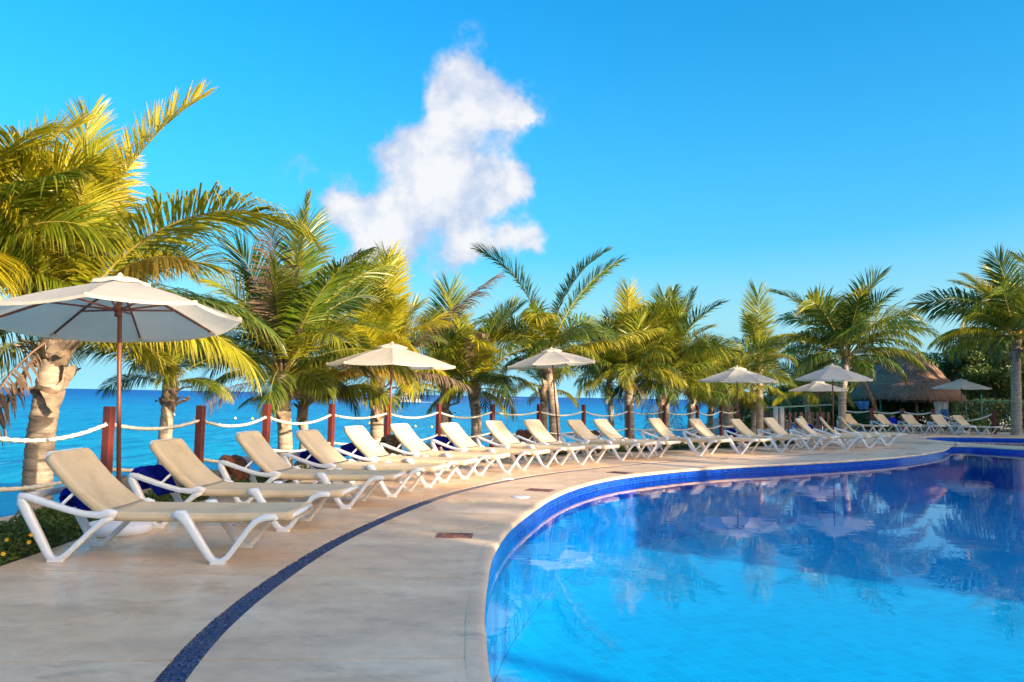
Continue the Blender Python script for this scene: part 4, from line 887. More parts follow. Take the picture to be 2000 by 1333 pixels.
# yellow flowers
m = MB()
for k in range(6):
    a = k * math.pi / 3; m.add([(0, 0, 0), (.010 * math.cos(a - .5), .010 * math.sin(a - .5), .004), (.017 * math.cos(a), .017 * math.sin(a), .005), (.010 * math.cos(a + .5), .010 * math.sin(a + .5), .004)], [(0, 1, 2, 3)])
m.lathe([(.004, 0), (.005, .005), (.001, .008)], 6); fm = m.me('flower', MATS['petal'])
FL = [(14, 1055, 'yellow flower at the very left edge of the picture'), (57, 1060, 'pair of yellow flowers beside the nearest lounger leg, lower one'), (6, 1083, 'lowest yellow flower in the ground cover, near the left edge'), (60, 1046, 'pair of yellow flowers beside the nearest lounger leg, upper one')]
for k, (x, y, lb) in enumerate(FL):
    d = ray(x, y); tt_ = (.225 - EYE) / d[2]; q = np.array([0, 0, EYE]) + d * tt_
    o = obj('flower', fm, None, tuple(q), (R(60), 0, R(20 * k))); o.scale = (1.15,) * 3
    tag(o, lb, 'flower', 'yellow flowers in the ground cover')

# rocks beyond the bed
def rock(p, s, seed, label):
    bm = bmesh.new(); bmesh.ops.create_icosphere(bm, subdivisions=3, radius=1)
    for v in bm.verts:
        q = v.co.copy(); k = 1 + .35 * mnoise.noise(q * 1.3 + Vector((seed, 0, 0))) + .15 * mnoise.noise(q * 4 + Vector((seed, 3, 0))); v.co = Vector((q.x * s[0] * k, q.y * s[1] * k, max(q.z, -.4) * s[2] * k))
    me = bpy.data.meshes.new('rock'); bm.to_mesh(me); bm.free(); me.materials.append(MATS['rock'])
    for f in me.polygons: f.use_smooth = True
    o = obj('rock', me, None, p, (0, 0, seed)); tag(o, label, 'rock', 'rocks along the shore edge')
for i, (x, y, Y, s, lb) in enumerate([(262, 972, 10.1, (.55, .4, .30), 'dark shore rock behind the first umbrella pole'), (200, 985, 10.4, (.4, .3, .22), 'small dark shore rock by the thick palm trunk'), (395, 935, 12.4, (.6, .4, .2), 'flat pale shore rock behind the second lounger'),
                                      (620, 905, 15.9, (.5, .4, .22), 'shore rock behind the fourth lounger'), (845, 885, 19.6, (.5, .4, .3), 'shore rock behind the sixth lounger'), (1010, 872, 22.4, (.6, .4, .25), 'shore rock behind the eighth lounger')]):
    p = at(x, y, Y); rock((p[0], p[1], p[2] - .05), s, i + 1.3, lb)

# ------------------------------------------------------------------ sun loungers
LW = .70
def build_lounger(back_deg=43.0):
    e = empty('sun_lounger')
    dz = .0
    hx, hz = .40, .385; a = R(back_deg); BL = .70 
    tx, tz = hx - BL * math.cos(a), hz + BL * math.sin(a)
    for y in (.015, LW - .015):
        sgn = -1 if y < .3 else 1
        m = MB(); m.ribbon([(-.275, y, .515), (-.265, y, .47), (-.19, y, .335), (-.035, y, .06), (.0, y, .022), (.06, y, .018), (.105, y, .05), (.31, y, .255), (.40, y, .335), (.47, y, .372)], (0, 1, 0), [.05, .058, .058, .052, .056, .06, .05, .048, .052, .05], [.05, .075, .07, .058, .05, .045, .045, .042, .055, .06])
        m.box((.03, y, .008), (.125, .06, .016), bev=.004); m.build('rear_leg', MATS['white_plastic'], e, True)
        m = MB(); m.ribbon([(-.30, y, .495), (-.275, y, .522), (-.22, y, .517), (-.10, y, .478), (.10, y, .418), (.24, y, .385), (.36, y, .378), (.44, y, .395), (.50, y, .385)], (0, 1, 0), [.04, .056, .06, .06, .055, .055, .06, .066, .05], [.03, .05, .052, .05, .046, .046, .055, .07, .05]); m.build('armrest', MATS['white_plastic'], e, True)
        m = MB(); m.ribbon([(.955, y, .375), (.985, y, .392), (1.03, y, .385), (1.075, y, .33), (1.255, y, .065), (1.30, y, .024), (1.36, y, .020), (1.41, y, .055), (1.565, y, .275), (1.625, y, .345), (1.70, y, .378), (1.775, y, .382), (1.80, y, .36)], (0, 1, 0), [.04, .06, .07, .062, .052, .056, .058, .05, .048, .055, .066, .06, .04], [.03, .06, .085, .072, .056, .048, .045, .044, .042, .05, .055, .045, .02])
        m.box((1.335, y, .008), (.125, .06, .016), bev=.004); m.build('front_leg', MATS['white_plastic'], e, True)
        yr = y - sgn * .045
        m = MB(); m.tube([(hx - .02, yr, hz - .018), (.9, yr, .362), (1.4, yr, .365), (1.88, yr, .380), (1.925, yr, .383)], .017, 8); m.build('side_rail', MATS['white_plastic'], e, True)
        m = MB(); sx = hx - .34 * math.cos(a); sz = hz + .34 * math.sin(a) - .02; m.ribbon([(sx + .02, yr, sz), (.02, yr + sgn * .02, .435), (-.02, yr + sgn * .025, .44)], (0, 1, 0), .03, .022); m.build('back_support', MATS['white_plastic'], e, True)
    # crossbars
    m = MB(); m.ribbon([(-.275, .0, .505), (-.275, LW, .505)], (0, 0, 1), .06, .032); m.build('rear_crossbar', MATS['white_plastic'], e, True)
    m = MB(); m.tube([(1.915, .06, .392), (1.925, LW / 2, .394), (1.915, LW - .06, .392)], .021, 8); m.build('foot_crossbar', MATS['white_plastic'], e, True)
    m = MB(); m.tube([(.42, .03, .35), (.42, LW - .03, .35)], .018, 8); m.tube([(1.05, .03, .345), (1.05, LW - .03, .345)], .018, 8); m.build('under_crossbar', MATS['white_plastic'], e, True)
    # back frame: rails and rounded top
    ux, uz = -math.cos(a), math.sin(a); nx_, nz_ = math.sin(a), math.cos(a)
    def bp(s, y, o=0): return (hx + ux * s + nx_ * o, y, hz + uz * s + nz_ * o)
    m = MB(); y0, y1 = .055, LW - .055
    m.tube([bp(.02, y0, -.02), bp(.18, y0, -.032), bp(.35, y0, -.042), bp(.52, y0, -.034), bp(BL - .05, y0, -.018), bp(BL - .012, y0 + .012, -.012), bp(BL + .008, y0 + .05, -.010), bp(BL + .008, y1 - .05, -.010), bp(BL - .012, y1 - .012, -.012), bp(BL - .05, y1, -.018), bp(.52, y1, -.034), bp(.35, y1, -.042), bp(.18, y1, -.032), bp(.02, y1, -.02)], .018, 8); m.build('back_frame', MATS['white_plastic'], e, True)
    # slings: closed sleeves wrapped round the rails, slightly hollow across
    def sleeve(pts, nrm, y0f, y1f, th, sagf, name):
        V, F = [], []; N = len(pts); prof_n = 12
        for i, (p, nn) in enumerate(zip(pts, nrm)):
            y0, y1 = y0f(i / (N - 1)), y1f(i / (N - 1)); t = th
            ring = []
            for u in (0, .006, .02, .05, .13, .28, .5, .72, .87, .95, .98, .994, 1):
                y = y0 + (y1 - y0) * u; ed = min(u, 1 - u)
                z = t * (.5 if ed >= .05 else .42 if ed >= .02 else .27 if ed > 0 else .0) - sagf(i / (N - 1)) * max(0, 4 * u * (1 - u) - .2) * 1.2
                ring.append((y, z))
            low = [(y1 + .001, -t * .45), (y1 - .02, -t * .75), (y0 + .02, -t * .75), (y0 - .001, -t * .45)]
            low = [low[0], low[1]] + [(y0 + (y1 - y0) * (1 - k / 6), -t * .55 - sagf(i / (N - 1)) * 4 * (k / 6) * (1 - k / 6)) for k in range(1, 6)] + [low[2], low[3]]
            for y, z in ring + low: V.append((p[0] + nn[0] * z, y, p[1] + nn[1] * z))
        c = prof_n + 1 + 9
        for i in range(N - 1):
            for k in range(c): F.append((i * c + k, i * c + (k + 1) % c, (i + 1) * c + (k + 1) % c, (i + 1) * c + k))
        F.append(tuple(range(c))[::-1]); F.append(tuple((N - 1) * c + k for k in range(c)))
        o = obj(name, mesh(name, V, F, MATS['sling']), e); reg(o, e)
    # seat
    sp = [(hx + .01, hz + .01), (hx + .06, .375), (hx + .18, .372), (.8, .373), (1.1, .374), (1.4, .377), (1.7, .386), (1.86, .392), (1.915, .393)]
    sleeve(sp, [(0, 1)] * len(sp), lambda u: .026 + (.0 if u < .95 else .01), lambda u: LW - .026 - (.0 if u < .95 else .01), 0.062, lambda u: .008 + .014 * math.sin(math.pi * min(1, u)), 'seat_sling')
    bs = [0.0, .04, .1, .2, .3, .4, .5, .58, .64, .675, .69]; bs = [b_ * BL / .70 for b_ in bs]
    curve = lambda s: -.030 * math.sin(math.pi * min(1, s / BL))
    pts = [(hx + ux * s + nx_ * curve(s), hz + uz * s + nz_ * curve(s)) for s in bs]
    pts[0] = (hx + .012, hz + .004)
    tp = lambda u: .0 if u < .8 else .045 * ((u - .8) / .2)**2
    sleeve(pts, [(nx_, nz_)] * len(pts), lambda u: .022 + tp(u), lambda u: LW - .022 - tp(u), .062, lambda u: .006 + .018 * math.sin(math.pi * u), 'back_sling')
    return e
proto = build_lounger(43); proto2 = build_lounger(48); proto_b = build_lounger(41.3); proto_c = build_lounger(44.6)
L_POS = [(-2.35, 6.34, 1), (-2.27, 7.86, -3.5), (-1.99, 9.48, -5), (-1.61, 10.63, -11.5), (-1.24, 11.82, -15), (-.77, 13.06, -20), (-.06, 14.23, -26), (.70, 15.5, -30), (1.48, 16.23, -33), (2.53, 17.62, -35), (3.2, 18.21, -36),
         (4.77, 19.51, -37), (6.02, 20.24, -38), (7.41, 21.22, -40), (8.68, 22.35, -44), (9.95, 22.89, -34), (10.55, 24.2, -27), (11.14, 23.95, -22), (12.4, 25.4, -20),
         (16.0, 34.6, -62), (18.0, 35.6, -64), (19.3, 36.0, -74), (20.52, 35.7, -76), (21.79, 35.75, -66)]
LB = ['nearest cream sling lounger in full shade, largest in the photo, blue towel behind it', 'second nearest cream lounger, with a blue towel over its rear bar', 'sunlit cream lounger with the brown bag hanging behind it', 'sunlit cream lounger just left of the second umbrella, fourth from the left',
      'cream lounger whose backrest stands left of the second umbrella pole, fifth from left', 'cream lounger right of the second umbrella pole with camouflage cloth behind it', 'cream lounger with a dark blue towel behind, seventh from the left', 'cream lounger just left of the third umbrella, eighth from the left',
      'cream lounger in front of the third umbrella pole', 'cream lounger just right of the third umbrella, front one of a close pair', 'cream lounger of the close pair, right behind its neighbour', 'greyish cream lounger standing apart right of the close pair',
      'warm sunlit cream lounger left of the fourth umbrella pole', 'shaded cream lounger with backrest touching the fourth umbrella pole', 'shaded cream lounger between the fourth and fifth umbrellas, left one', 'shaded cream lounger between the fourth and fifth umbrellas, right one',
      'cream lounger mostly hidden behind the one with a blue towel, steep backrest', 'cream lounger at the left of the fifth umbrella pole near the end of the row', 'last cream lounger of the long row, at the right of the fifth umbrella pole',
      'far cream lounger, leftmost of the five beyond the end of the row', 'far cream lounger left of the blue towel by the far pool', 'far cream lounger right of the blue towel by the far pool', 'far cream lounger below the hanging white cloth', 'rightmost far cream lounger beside the lone fence post']
LO = []
for i, ((x, y, a), lb) in enumerate(zip(L_POS, LB)):
    src = proto2 if i in (16, 17, 18) else proto_b if i in (3, 6, 9, 13, 20) else proto_c if i in (2, 8, 11, 14, 22) else proto
    o = src if i in (0, 16, 3, 2) else copy_tree(src)
    t = R(a); o.location = (x - 1.34 * math.cos(t), y - 1.34 * math.sin(t), 0.0); o.rotation_euler = (0, 0, t)
    o['label'] = lb; o['category'] = 'sun lounger'; o['group'] = 'cream sling sun loungers around the pool'; LO.append((o.location.copy(), t))

def lo_pt(i, x, y, z):
    l, t = LO[i]; return (l[0] + x * math.cos(t) - y * math.sin(t), l[1] + x * math.sin(t) + y * math.cos(t), z)
# draped cloths over the rear crossbars
def cloth(i, y0, wid, f1, f2, m, name, label, cat, group, seed, bulge=.03, th=.03, x0=-.275, top=.54, lean=0):
    rg = random.Random(seed); nu, nv = 22, 26
    # path over the bar
    path = []
    for k in range(nv):
        s = k / (nv - 1) * (f1 + f2 + .08)
        if s < f1: path.append((x0 - .035 - .02 * math.sin(s * 6), top - (f1 - s)))
        elif s < f1 + .08: u = (s - f1) / .08; path.append((x0 - .035 * math.cos(math.pi * u), top + .02 * math.sin(math.pi * u)))
        else: path.append((x0 + .035 + (s - f1 - .08) * lean, top - (s - f1 - .08)))
    V, F = [], []
    for side in (1, -1):
        for k, (px, pz) in enumerate(path):
            a = path[max(0, k - 1)]; b = path[min(nv - 1, k + 1)]; d = np.array([b[0] - a[0], b[1] - a[1]]); d /= np.linalg.norm(d) + 1e-9; nn = np.array([-d[1], d[0]])
            for j in range(nu):
                u = j / (nu - 1); sk = 1 - .18 * abs(2 * u - 1) * abs(k / (nv - 1) - .5) * 2
                y = y0 + wid * (.5 + (u - .5) * sk); wz = mnoise.noise(Vector((u * 4.5 + seed, k * .12, 0))) * bulge + mnoise.noise(Vector((u * 11 + seed, k * .2, 5))) * bulge * .5
                rimf = 1 - max(0, abs(2 * u - 1) * 1.0 - .85) * 5; rimf *= min(1, k / 2, (nv - 1 - k) / 2)
                o_ = wz + side * th / 2 * max(.05, rimf); V.append((px + nn[0] * o_, y, pz + nn[1] * o_))
        base = 0 if side == 1 else nu * nv
        for k in range(nv - 1):
            for j in range(nu - 1): f = (base + k * nu + j, base + k * nu + j + 1, base + (k + 1) * nu + j + 1, base + (k + 1) * nu + j); F.append(f if side < 0 else f[::-1])
    for k in range(nv - 1):
        for j in (0, nu - 1): F.append((k * nu + j, (k + 1) * nu + j, nu * nv + (k + 1) * nu + j, nu * nv + k * nu + j))
    for j in range(nu - 1):
        for k in (0, nv - 1): F.append((k * nu + j, k * nu + j + 1, nu * nv + k * nu + j + 1, nu * nv + k * nu + j))
    l, t = LO[i]; o = obj(name, mesh(name, V, F, MATS[m]), None, tuple(l), (0, 0, t)); tag(o, label, cat, group); return o
BT = 'blue pool towels on the loungers'
cloth(0, .36, .34, .12, .14, 'blue_towel', 'towel', 'rolled blue towel behind the nearest lounger', 'towel', BT, 1, .04, .07, x0=-.12, top=.475, lean=.9)
cloth(1, .12, .50, .20, .24, 'blue_towel', 'towel', 'blue towel draped over the rear bar of the second lounger', 'towel', BT, 2, .03, .07, lean=.75)
cloth(2, .10, .46, .22, .26, 'brown_cloth', 'bag', 'brown leather bag hanging on the rear bar of the sunlit third lounger', 'bag', None, 3, .045, .06, lean=.5)
cloth(3, .34, .34, .12, .2, 'blue_towel', 'towel', 'blue towel behind the fourth lounger', 'towel', BT, 4, .03, .06, x0=-.15, top=.5, lean=.8)
cloth(4, .22, .42, .16, .2, 'blue_towel', 'towel', 'blue towel behind the fifth lounger beside the second umbrella pole', 'towel', BT, 5, .03, .06, x0=-.2, lean=.8)
cloth(5, .1, .5, .3, .3, 'camo_cloth', 'garment', 'olive patterned jacket hanging behind the sixth lounger', 'garment', None, 6, .05, .06, lean=.4, top=.62)
cloth(6, .12, .45, .16, .22, 'blue_towel', 'towel', 'dark blue towel behind the seventh lounger', 'towel', BT, 7, .03, .06, lean=.8)
cloth(8, .1, .4, .2, .2, 'brown_cloth', 'bag', 'reddish brown bag behind the lounger in front of the third umbrella', 'bag', None, 8, .05, .08, top=.6, lean=.5)
cloth(10, .1, .4, .2, .2, 'brown_cloth', 'bag', 'dark brown bag between the close pair of loungers', 'bag', None, 9, .05, .06, lean=.5)
cloth(13, .2, .4, .16, .2, 'blue_towel', 'towel', 'blue towel behind the lounger at the fourth umbrella', 'towel', BT, 10, .03, .06, lean=.8)
cloth(17, .0, .62, .3, .3, 'blue_towel', 'towel', 'bright blue towel hanging at the end of the long row', 'towel', BT, 11, .05, .06, x0=-.4, top=.62, lean=.3)
cloth(16, .05, .5, .25, .3, 'skyblue_cloth', 'towel', 'light blue towel at the end of the long row', 'towel', BT, 12, .05, .06, lean=.3)
cloth(20, .55, 1.0, .3, .35, 'blue_towel', 'towel', 'broad blue towel between two far loungers', 'towel', BT, 13, .05, .06, x0=-.1, top=.62, lean=.3)

# ------------------------------------------------------------------ umbrellas
def umbrella(base, head, Rr, apex, rim, az0, tilt, label, pole_m='teak', base_vis=True, rib_m='teak'):
    """head: (x, y) of the pole top; tilt: (slope in x, slope in y) of the canopy."""
    e = empty('patio_umbrella', (base[0], base[1], 0)); tag(e, label, 'umbrella', 'off-white canvas umbrellas around the pool')
    hx_, hy_ = head[0] - base[0], head[1] - base[1]
    m = MB(); m.lathe([(.30, 0), (.31, .02), (.31, .06), (.295, .085), (.26, .10), (.12, .115), (.05, .118)], 40); b = m.build('base', MATS['white_plastic'], e, True)
    m = MB(); m.tube([(0, 0, .11), (0, 0, .40)], [.032, .030], 12); m.build('stem', MATS['white_plastic'], e, True)
    m = MB(); m.tube([(0, 0, .12), (hx_ * .5, hy_ * .5, (apex) * .5), (hx_, hy_, apex + .02)], .0215, 12); m.build('pole', MATS[pole_m], e, True)
    H = np.array([hx_, hy_, apex])
    def cp(r_, az, dz=0.0):   # point on the canopy surface
        f = r_ / Rr; z = (rim - apex) * (f**1.0) - .035 * math.sin(math.pi * f) * -1 * .6
        x, y = r_ * math.cos(az), r_ * math.sin(az); return H + np.array([x, y, z + dz + tilt[0] * x + tilt[1] * y])
    # canopy: eight gores, slack between ribs, with hem
    nr_, ns = 9, 6; V, F = [], []; th = .004
    for g in range(8):
        a0, a1 = az0 + g * math.pi / 4, az0 + (g + 1) * math.pi / 4; b0 = len(V)
        for i in range(nr_ + 1):
            r_ = max(.10, Rr * i / nr_) if i < nr_ else Rr
            p0, p1 = cp(r_, a0), cp(r_, a1)
            for j in range(ns + 1):
                u = j / ns; p = p0 * (1 - u) + p1 * u; p[2] -= .030 * (r_ / Rr) * 4 * u * (1 - u) * .8; 
                V.append(p)
        i = nr_
        for j in range(ns + 1): q = V[b0 + i * (ns + 1) + j].copy(); q[2] -= .028; V.append(q)
        for i in range(nr_ + 1):
            for j in range(ns): q = b0 + i * (ns + 1) + j; F.append((q, q + ns + 1, q + ns + 2, q + 1))
    o = obj('canopy', mesh('canopy', V, F, MATS['canvas'], smooth=False), e)
    md = None
    # vent cap
    V, F = [], []
    for g in range(8):
        a0, a1 = az0 + g * math.pi / 4, az0 + (g + 1) * math.pi / 4; b0 = len(V)
        for i, r_ in enumerate((.015, .14, .28, .29)):
            dz = (.045, .052, .045, .02)[i]
            p0, p1 = cp(r_, a0, dz), cp(r_, a1, dz)
            for u in (0, .5, 1): p = p0 * (1 - u) + p1 * u; p[2] -= (.012 if u == .5 else 0) * (i > 0); V.append(p)
        for i in range(3):
            for j in range(2): q = b0 + i * 3 + j; F.append((q, q + 3, q + 4, q + 1))
    obj('vent_cap', mesh('vent_cap', V, F, MATS['canvas'], smooth=False), e)
    m = MB(); m.lathe([(.03, .015), (.028, .035), (.012, .055)], 10, tuple(H + np.array([0, 0, .02]))); m.build('finial', MATS['canvas'], e, True)
    hub = H + np.array([0, 0, -.31]); 
    m = MB(); m.lathe([(.024, -.06), (.038, -.05), (.03, -.02), (.05, 0), (.055, .03), (.03, .05), (.024, .08)], 12, tuple(hub)); m.build('hub', MATS['teak'], e, True)
    m = MB(); m.lathe([(.03, -.09), (.045, -.08), (.05, -.03), (.03, -.01)], 12, tuple(H)); m.build('crown_hub', MATS['teak'], e, True)
    for g in range(8):
        a_ = az0 + g * math.pi / 4; side = (-math.sin(a_), math.cos(a_), 0)
        m = MB(); m.ribbon([cp(.04, a_, -.035), cp(Rr * .5, a_, -.020), cp(Rr * .955, a_, -.014)], side, .018, .022); rb_ = m.build('rib', MATS[rib_m], e)
        m = MB(); q = cp(Rr * .52, a_, -.035); m.ribbon([hub + np.array([math.cos(a_) * .035, math.sin(a_) * .035, .01]), q], side, .014, .018); m.build('strut', MATS[rib_m], e)
        m = MB(); q = cp(Rr * .965, a_, -.012); m.box(tuple(q), (.07, .045, .03), a_, .006); m.build('tip_pocket', MATS['canvas'], e)
    return e
umbrella((-3.84, 7.67), (-3.93, 7.62), 1.17, 2.49, 2.09, R(15), (.075, -.085), 'nearest and largest canvas umbrella on dark wooden pole at the left')
q = at(766, 672, 14.6); umbrella(tuple(at(760, 890, 14.6)[:2]), (q[0], q[1]), 1.22, 2.33, 1.95, R(10), (.0, .0), 'sunlit umbrella second from the left behind the fifth and sixth loungers')
q = at(1077, 680, 19.8); umbrella(tuple(at(1092, 865, 19.8)[:2]), (q[0], q[1]), 1.20, 2.62, 2.24, R(20), (.09, .0), 'third umbrella from the left, on a leaning pole by the tallest middle palm')
q = at(1440, 718, 23.6); umbrella((q[0], q[1]), (q[0], q[1]), 1.22, 2.40, 2.0, R(12), (0, 0), 'fourth umbrella from the left, dark pole before the open sea gap', pole_m='teak')
q = at(1626, 715, 25.4); umbrella((q[0], q[1]), (q[0], q[1]), 1.25, 2.60, 2.15, R(5), (0, 0), 'shaded white umbrella overlapping a lower one, front of the pair')
q = at(1597, 746, 32.0); umbrella((at(1605, 746, 32)[0], q[1]), (q[0], q[1]), 1.22, 2.25, 1.88, R(5), (.02, 0), 'lower far umbrella half hidden behind the front one of the pair')
q = at(1877, 743, 38.0); umbrella((q[0], q[1]), (q[0], q[1]), 1.30, 2.62, 2.2, R(15), (0, 0), 'farthest umbrella at right in front of the hedge and thatched hut')

# ------------------------------------------------------------------ deck fittings
def grate(p, rz, s, label):
    e = empty('deck_drain', (p[0], p[1], 0), rz); tag(e, label, 'drain cover', 'rust red drain covers in the deck')
    m = MB(); m.box((0, 0, .003), (.36 * s, .26 * s, .008), bev=.002); m.build('frame', MATS['drain'], e)
    for k in range(7): m = MB(); m.box((0, (-.09 + .03 * k) * s, .0085), (.28 * s, .010 * s, .006)); m.build('slat', MATS['drain'], e)
grate((-.54, 7.8), R(0), 1.0, 'rust red drain cover nearest the camera'); grate((.46, 11.68), R(-20), 1.1, 'rust red drain cover in the middle near the pool edge'); grate((2.08, 14.61), R(-35), 1.2, 'dark drain cover farthest along the pool edge')
for (x, y, lb) in ((.16, 10.87, 'round white skimmer lid in the deck near the pool edge'), (-.05, 13.2, 'round pale lid by the loungers beyond the pebble strip')):
    m = MB(); m.lathe([(.13, .0), (.13, .005), (.118, .009), (.02, .011)], 28); o = obj('skimmer_lid', m.me('skimmer_lid', MATS['white_plastic'], True), None, (x, y, 0)); tag(o, lb, 'skimmer lid', 'round lids in the deck')
# handrail-like overflow fitting at the corner where the two pools meet
m = MB(); m.lathe([(.03, 0), (.07, .01), (.075, .06), (.05, .10), (.01, .115)], 16); o = obj('corner_cap', m.me('corner_cap', MATS['coping'], True), None, (15.2, 26.3, .0)); tag(o, 'pale rounded cap at the corner where the two pools meet', 'cap')

# ------------------------------------------------------------------ boats and buoys
def hull(L, W, H, seg=10):
    V, F = [], []
    for i in range(seg + 1):
        u = i / seg; w = W / 2 * (1 - max(0, u - .45)**2 * 3.2); w = max(.02, w); sh = H * (.8 + .35 * u * u); x = (u - .5) * L
        V += [(x + (.06 * L * u if True else 0), -w, sh), (x, -w * .75, 0), (x, w * .75, 0), (x + .06 * L * u, w, sh)]
    for i in range(seg):
        for k in range(3): F.append((i * 4 + k, i * 4 + k + 1, i * 4 + 4 + k + 1, i * 4 + 4 + k))
        F.append((i * 4 + 3, i * 4, i * 4 + 4, i * 4 + 7))
    F.append((0, 3, 2, 1)); F.append(tuple(seg * 4 + k for k in range(4))); return V, F
def wake(name, p, L, w, rz, label):
    n = 40; V, F = [], []
    for i in range(n):
        u = i / (n - 1); ww = w * (.35 + .65 * u) * (1 - u**3 * .7) * (1 + .35 * mnoise.noise(Vector((u * 14, w, 0)))); zz = .25 * (1 - u) * w * .25 + .05
        V += [(-u * L, -ww, .04), (-u * L, 0, zz * (1 + .6 * mnoise.noise(Vector((u * 30, 3, 0))))), (-u * L, ww, .04)]
    for i in range(n - 1):
        for k in range(2): F.append((i * 3 + k, i * 3 + 3 + k, i * 3 + 4 + k, i * 3 + 1 + k))
    o = obj(name, mesh(name, V, F, MATS['foam']), None, (p[0], p[1], SEA_Z), (0, 0, rz)); tag(o, label, 'wake')
def at_sea(x, drop):
    D = F_PX * (EYE - SEA_Z) / drop; return np.array([(x - 1000) / F_PX * D, D, SEA_Z])
p = at_sea(796, 14.5); k = p[1] / F_PX * 1.15
e = empty('motor_yacht', tuple(p), math.pi); tag(e, 'white motor yacht with flybridge heading left, trailing foam', 'boat')
V, F = hull(50 * k, 14 * k, 7 * k); m = MB(); m.add(V, F); m.build('hull', MATS['white_paint'], e)
m = MB(); m.box((2 * k, 0, 9.5 * k), (26 * k, 9 * k, 5 * k), bev=.8 * k); m.build('cabin', MATS['white_paint'], e)
m = MB(); m.box((3 * k, 0, 10.2 * k), (24 * k, 9.3 * k, 1.8 * k), bev=.2 * k); m.build('windows', MATS['glass_dark'], e)
m = MB(); m.box((-3 * k, 0, 14 * k), (12 * k, 7 * k, 3 * k), bev=.5 * k); m.build('flybridge', MATS['white_paint'], e)
m = MB(); m.box((-5 * k, 0, 18.4 * k), (11 * k, 7 * k, .7 * k), bev=.2 * k); m.tube([(-8 * k, 3 * k, 15 * k), (-8 * k, 3 * k, 18.4 * k)], .3 * k, 6); m.tube([(-8 * k, -3 * k, 15 * k), (-8 * k, -3 * k, 18.4 * k)], .3 * k, 6); m.tube([(-5 * k, 0, 18.4 * k), (-6 * k, 0, 23 * k)], .25 * k, 6); m.build('hardtop', MATS['white_paint'], e)
wake('boat_wake', p + np.array([18 * k, 0, 0]), 48 * k, 12 * k, math.pi, 'white foam wake behind the motor yacht')
p = at_sea(984, 4.6); k = p[1] / F_PX * 1.2
e = empty('speedboat', tuple(p), math.pi); tag(e, 'small distant white speedboat between two palms', 'boat')
V, F = hull(9 * k, 4 * k, 2.4 * k); m = MB(); m.add(V, F); m.build('hull', MATS['white_paint'], e); m = MB(); m.box((0, 0, 3.6 * k), (4 * k, 3 * k, 3 * k), bev=.3 * k); m.build('cabin', MATS['white_paint'], e)
wake('boat_wake', p + np.array([3 * k, 0, 0]), 34 * k, 9 * k, math.pi, 'thin white wake behind the distant speedboat')
p = at_sea(1455, 3.4); k = p[1] / F_PX
e = empty('motorboat', tuple(p), math.pi); tag(e, 'tiny white boat on the horizon near the fourth umbrella', 'boat')
V, F = hull(6 * k, 3 * k, 2 * k); m = MB(); m.add(V, F); m.build('hull', MATS['white_paint'], e); m = MB(); m.box((0, 0, 3.2 * k), (3 * k, 2.4 * k, 3 * k), bev=.4 * k); m.build('cabin', MATS['white_paint'], e)
for i, (x, drop, yl, lb) in enumerate([(345, 48, 0, 'white buoy right of the small slim palm'), (465, 53, 0, 'small pale buoy left of the third post'), (498, 53, 1, 'yellow buoy just left of the third post'), (726, 58, 1, 'yellow buoy left of the ringed palm trunk'), (815, 62, 1, 'yellow buoy right of the second umbrella pole'), (847, 63, 1, 'yellow buoy close to the sixth post')]):
    p = at_sea(x, drop); k = p[1] / F_PX; m = MB(); m.lathe([(.3 * k, -2.5 * k), (2.2 * k, -1.6 * k), (2.8 * k, 0), (2.3 * k, 1.8 * k), (1.0 * k, 3.0 * k), (.5 * k, 4.0 * k), (.2 * k, 4.2 * k)], 12)
    o = obj('buoy', m.me('buoy', MATS['yellow'] if yl else MATS['white_paint'], True), None, tuple(p)); tag(o, lb, 'buoy', 'mooring buoys off the shore')

# ------------------------------------------------------------------ far right: hut, hedge, trees
p = at(1769, 790, 44.0); k = 44 / F_PX
e = empty('thatched_hut', (p[0], p[1], -.1)); tag(e, 'round thatched palapa hut with a shaggy skirt of palm thatch', 'hut')
z0 = p[2] + .1
def zpx(y): return at(1769, y, 44.0)[2] + .1
prof = [(.05, zpx(682)), (.45, zpx(688)), (.95, zpx(700)), (1.45, zpx(716)), (1.9, zpx(732)), (2.25, zpx(746)), (2.4, zpx(753))]
m = MB(); m.lathe(prof[::-1], 40); m.build('roof', MATS['thatch'], e, True)
prof = [(2.45, zpx(750)), (2.62, zpx(758)), (2.85, zpx(770)), (3.0, zpx(781))]
m = MB(); m.lathe(prof[::-1], 40); m.build('thatch_skirt', MATS['thatch'], e, True)
V, F = [], []; rg = random.Random(4)
for layer, (ra_, rb_, za, zb_) in enumerate([(2.5, 3.06, zpx(752), zpx(784)), (2.1, 2.5, zpx(740), zpx(756)), (1.4, 2.0, zpx(712), zpx(735)), (.6, 1.3, zpx(684), zpx(709))]):
    for j in range((900, 500, 380, 200)[layer]):
        a = rg.random() * 6.283; w = .035; l0 = rg.random() * .6; l1 = 1 + rg.uniform(-.12, .16)
        r1_, r2_ = ra_ + (rb_ - ra_) * l0 + .03, ra_ + (rb_ - ra_) * l1 + rg.uniform(.02, .07); z1, z2 = za + (zb_ - za) * l0 + .03, za + (zb_ - za) * l1
        ca, sa_ = math.cos(a), math.sin(a); b0 = len(V); V += [(r1_ * ca + w * sa_, r1_ * sa_ - w * ca, z1), (r1_ * ca - w * sa_, r1_ * sa_ + w * ca, z1), (r2_ * ca, r2_ * sa_, z2)]; F.append((b0, b0 + 1, b0 + 2))
o = obj('thatch_strands', mesh('thatch_strands', V, F, MATS['thatch'], smooth=False), e); tag(o, kind='stuff')
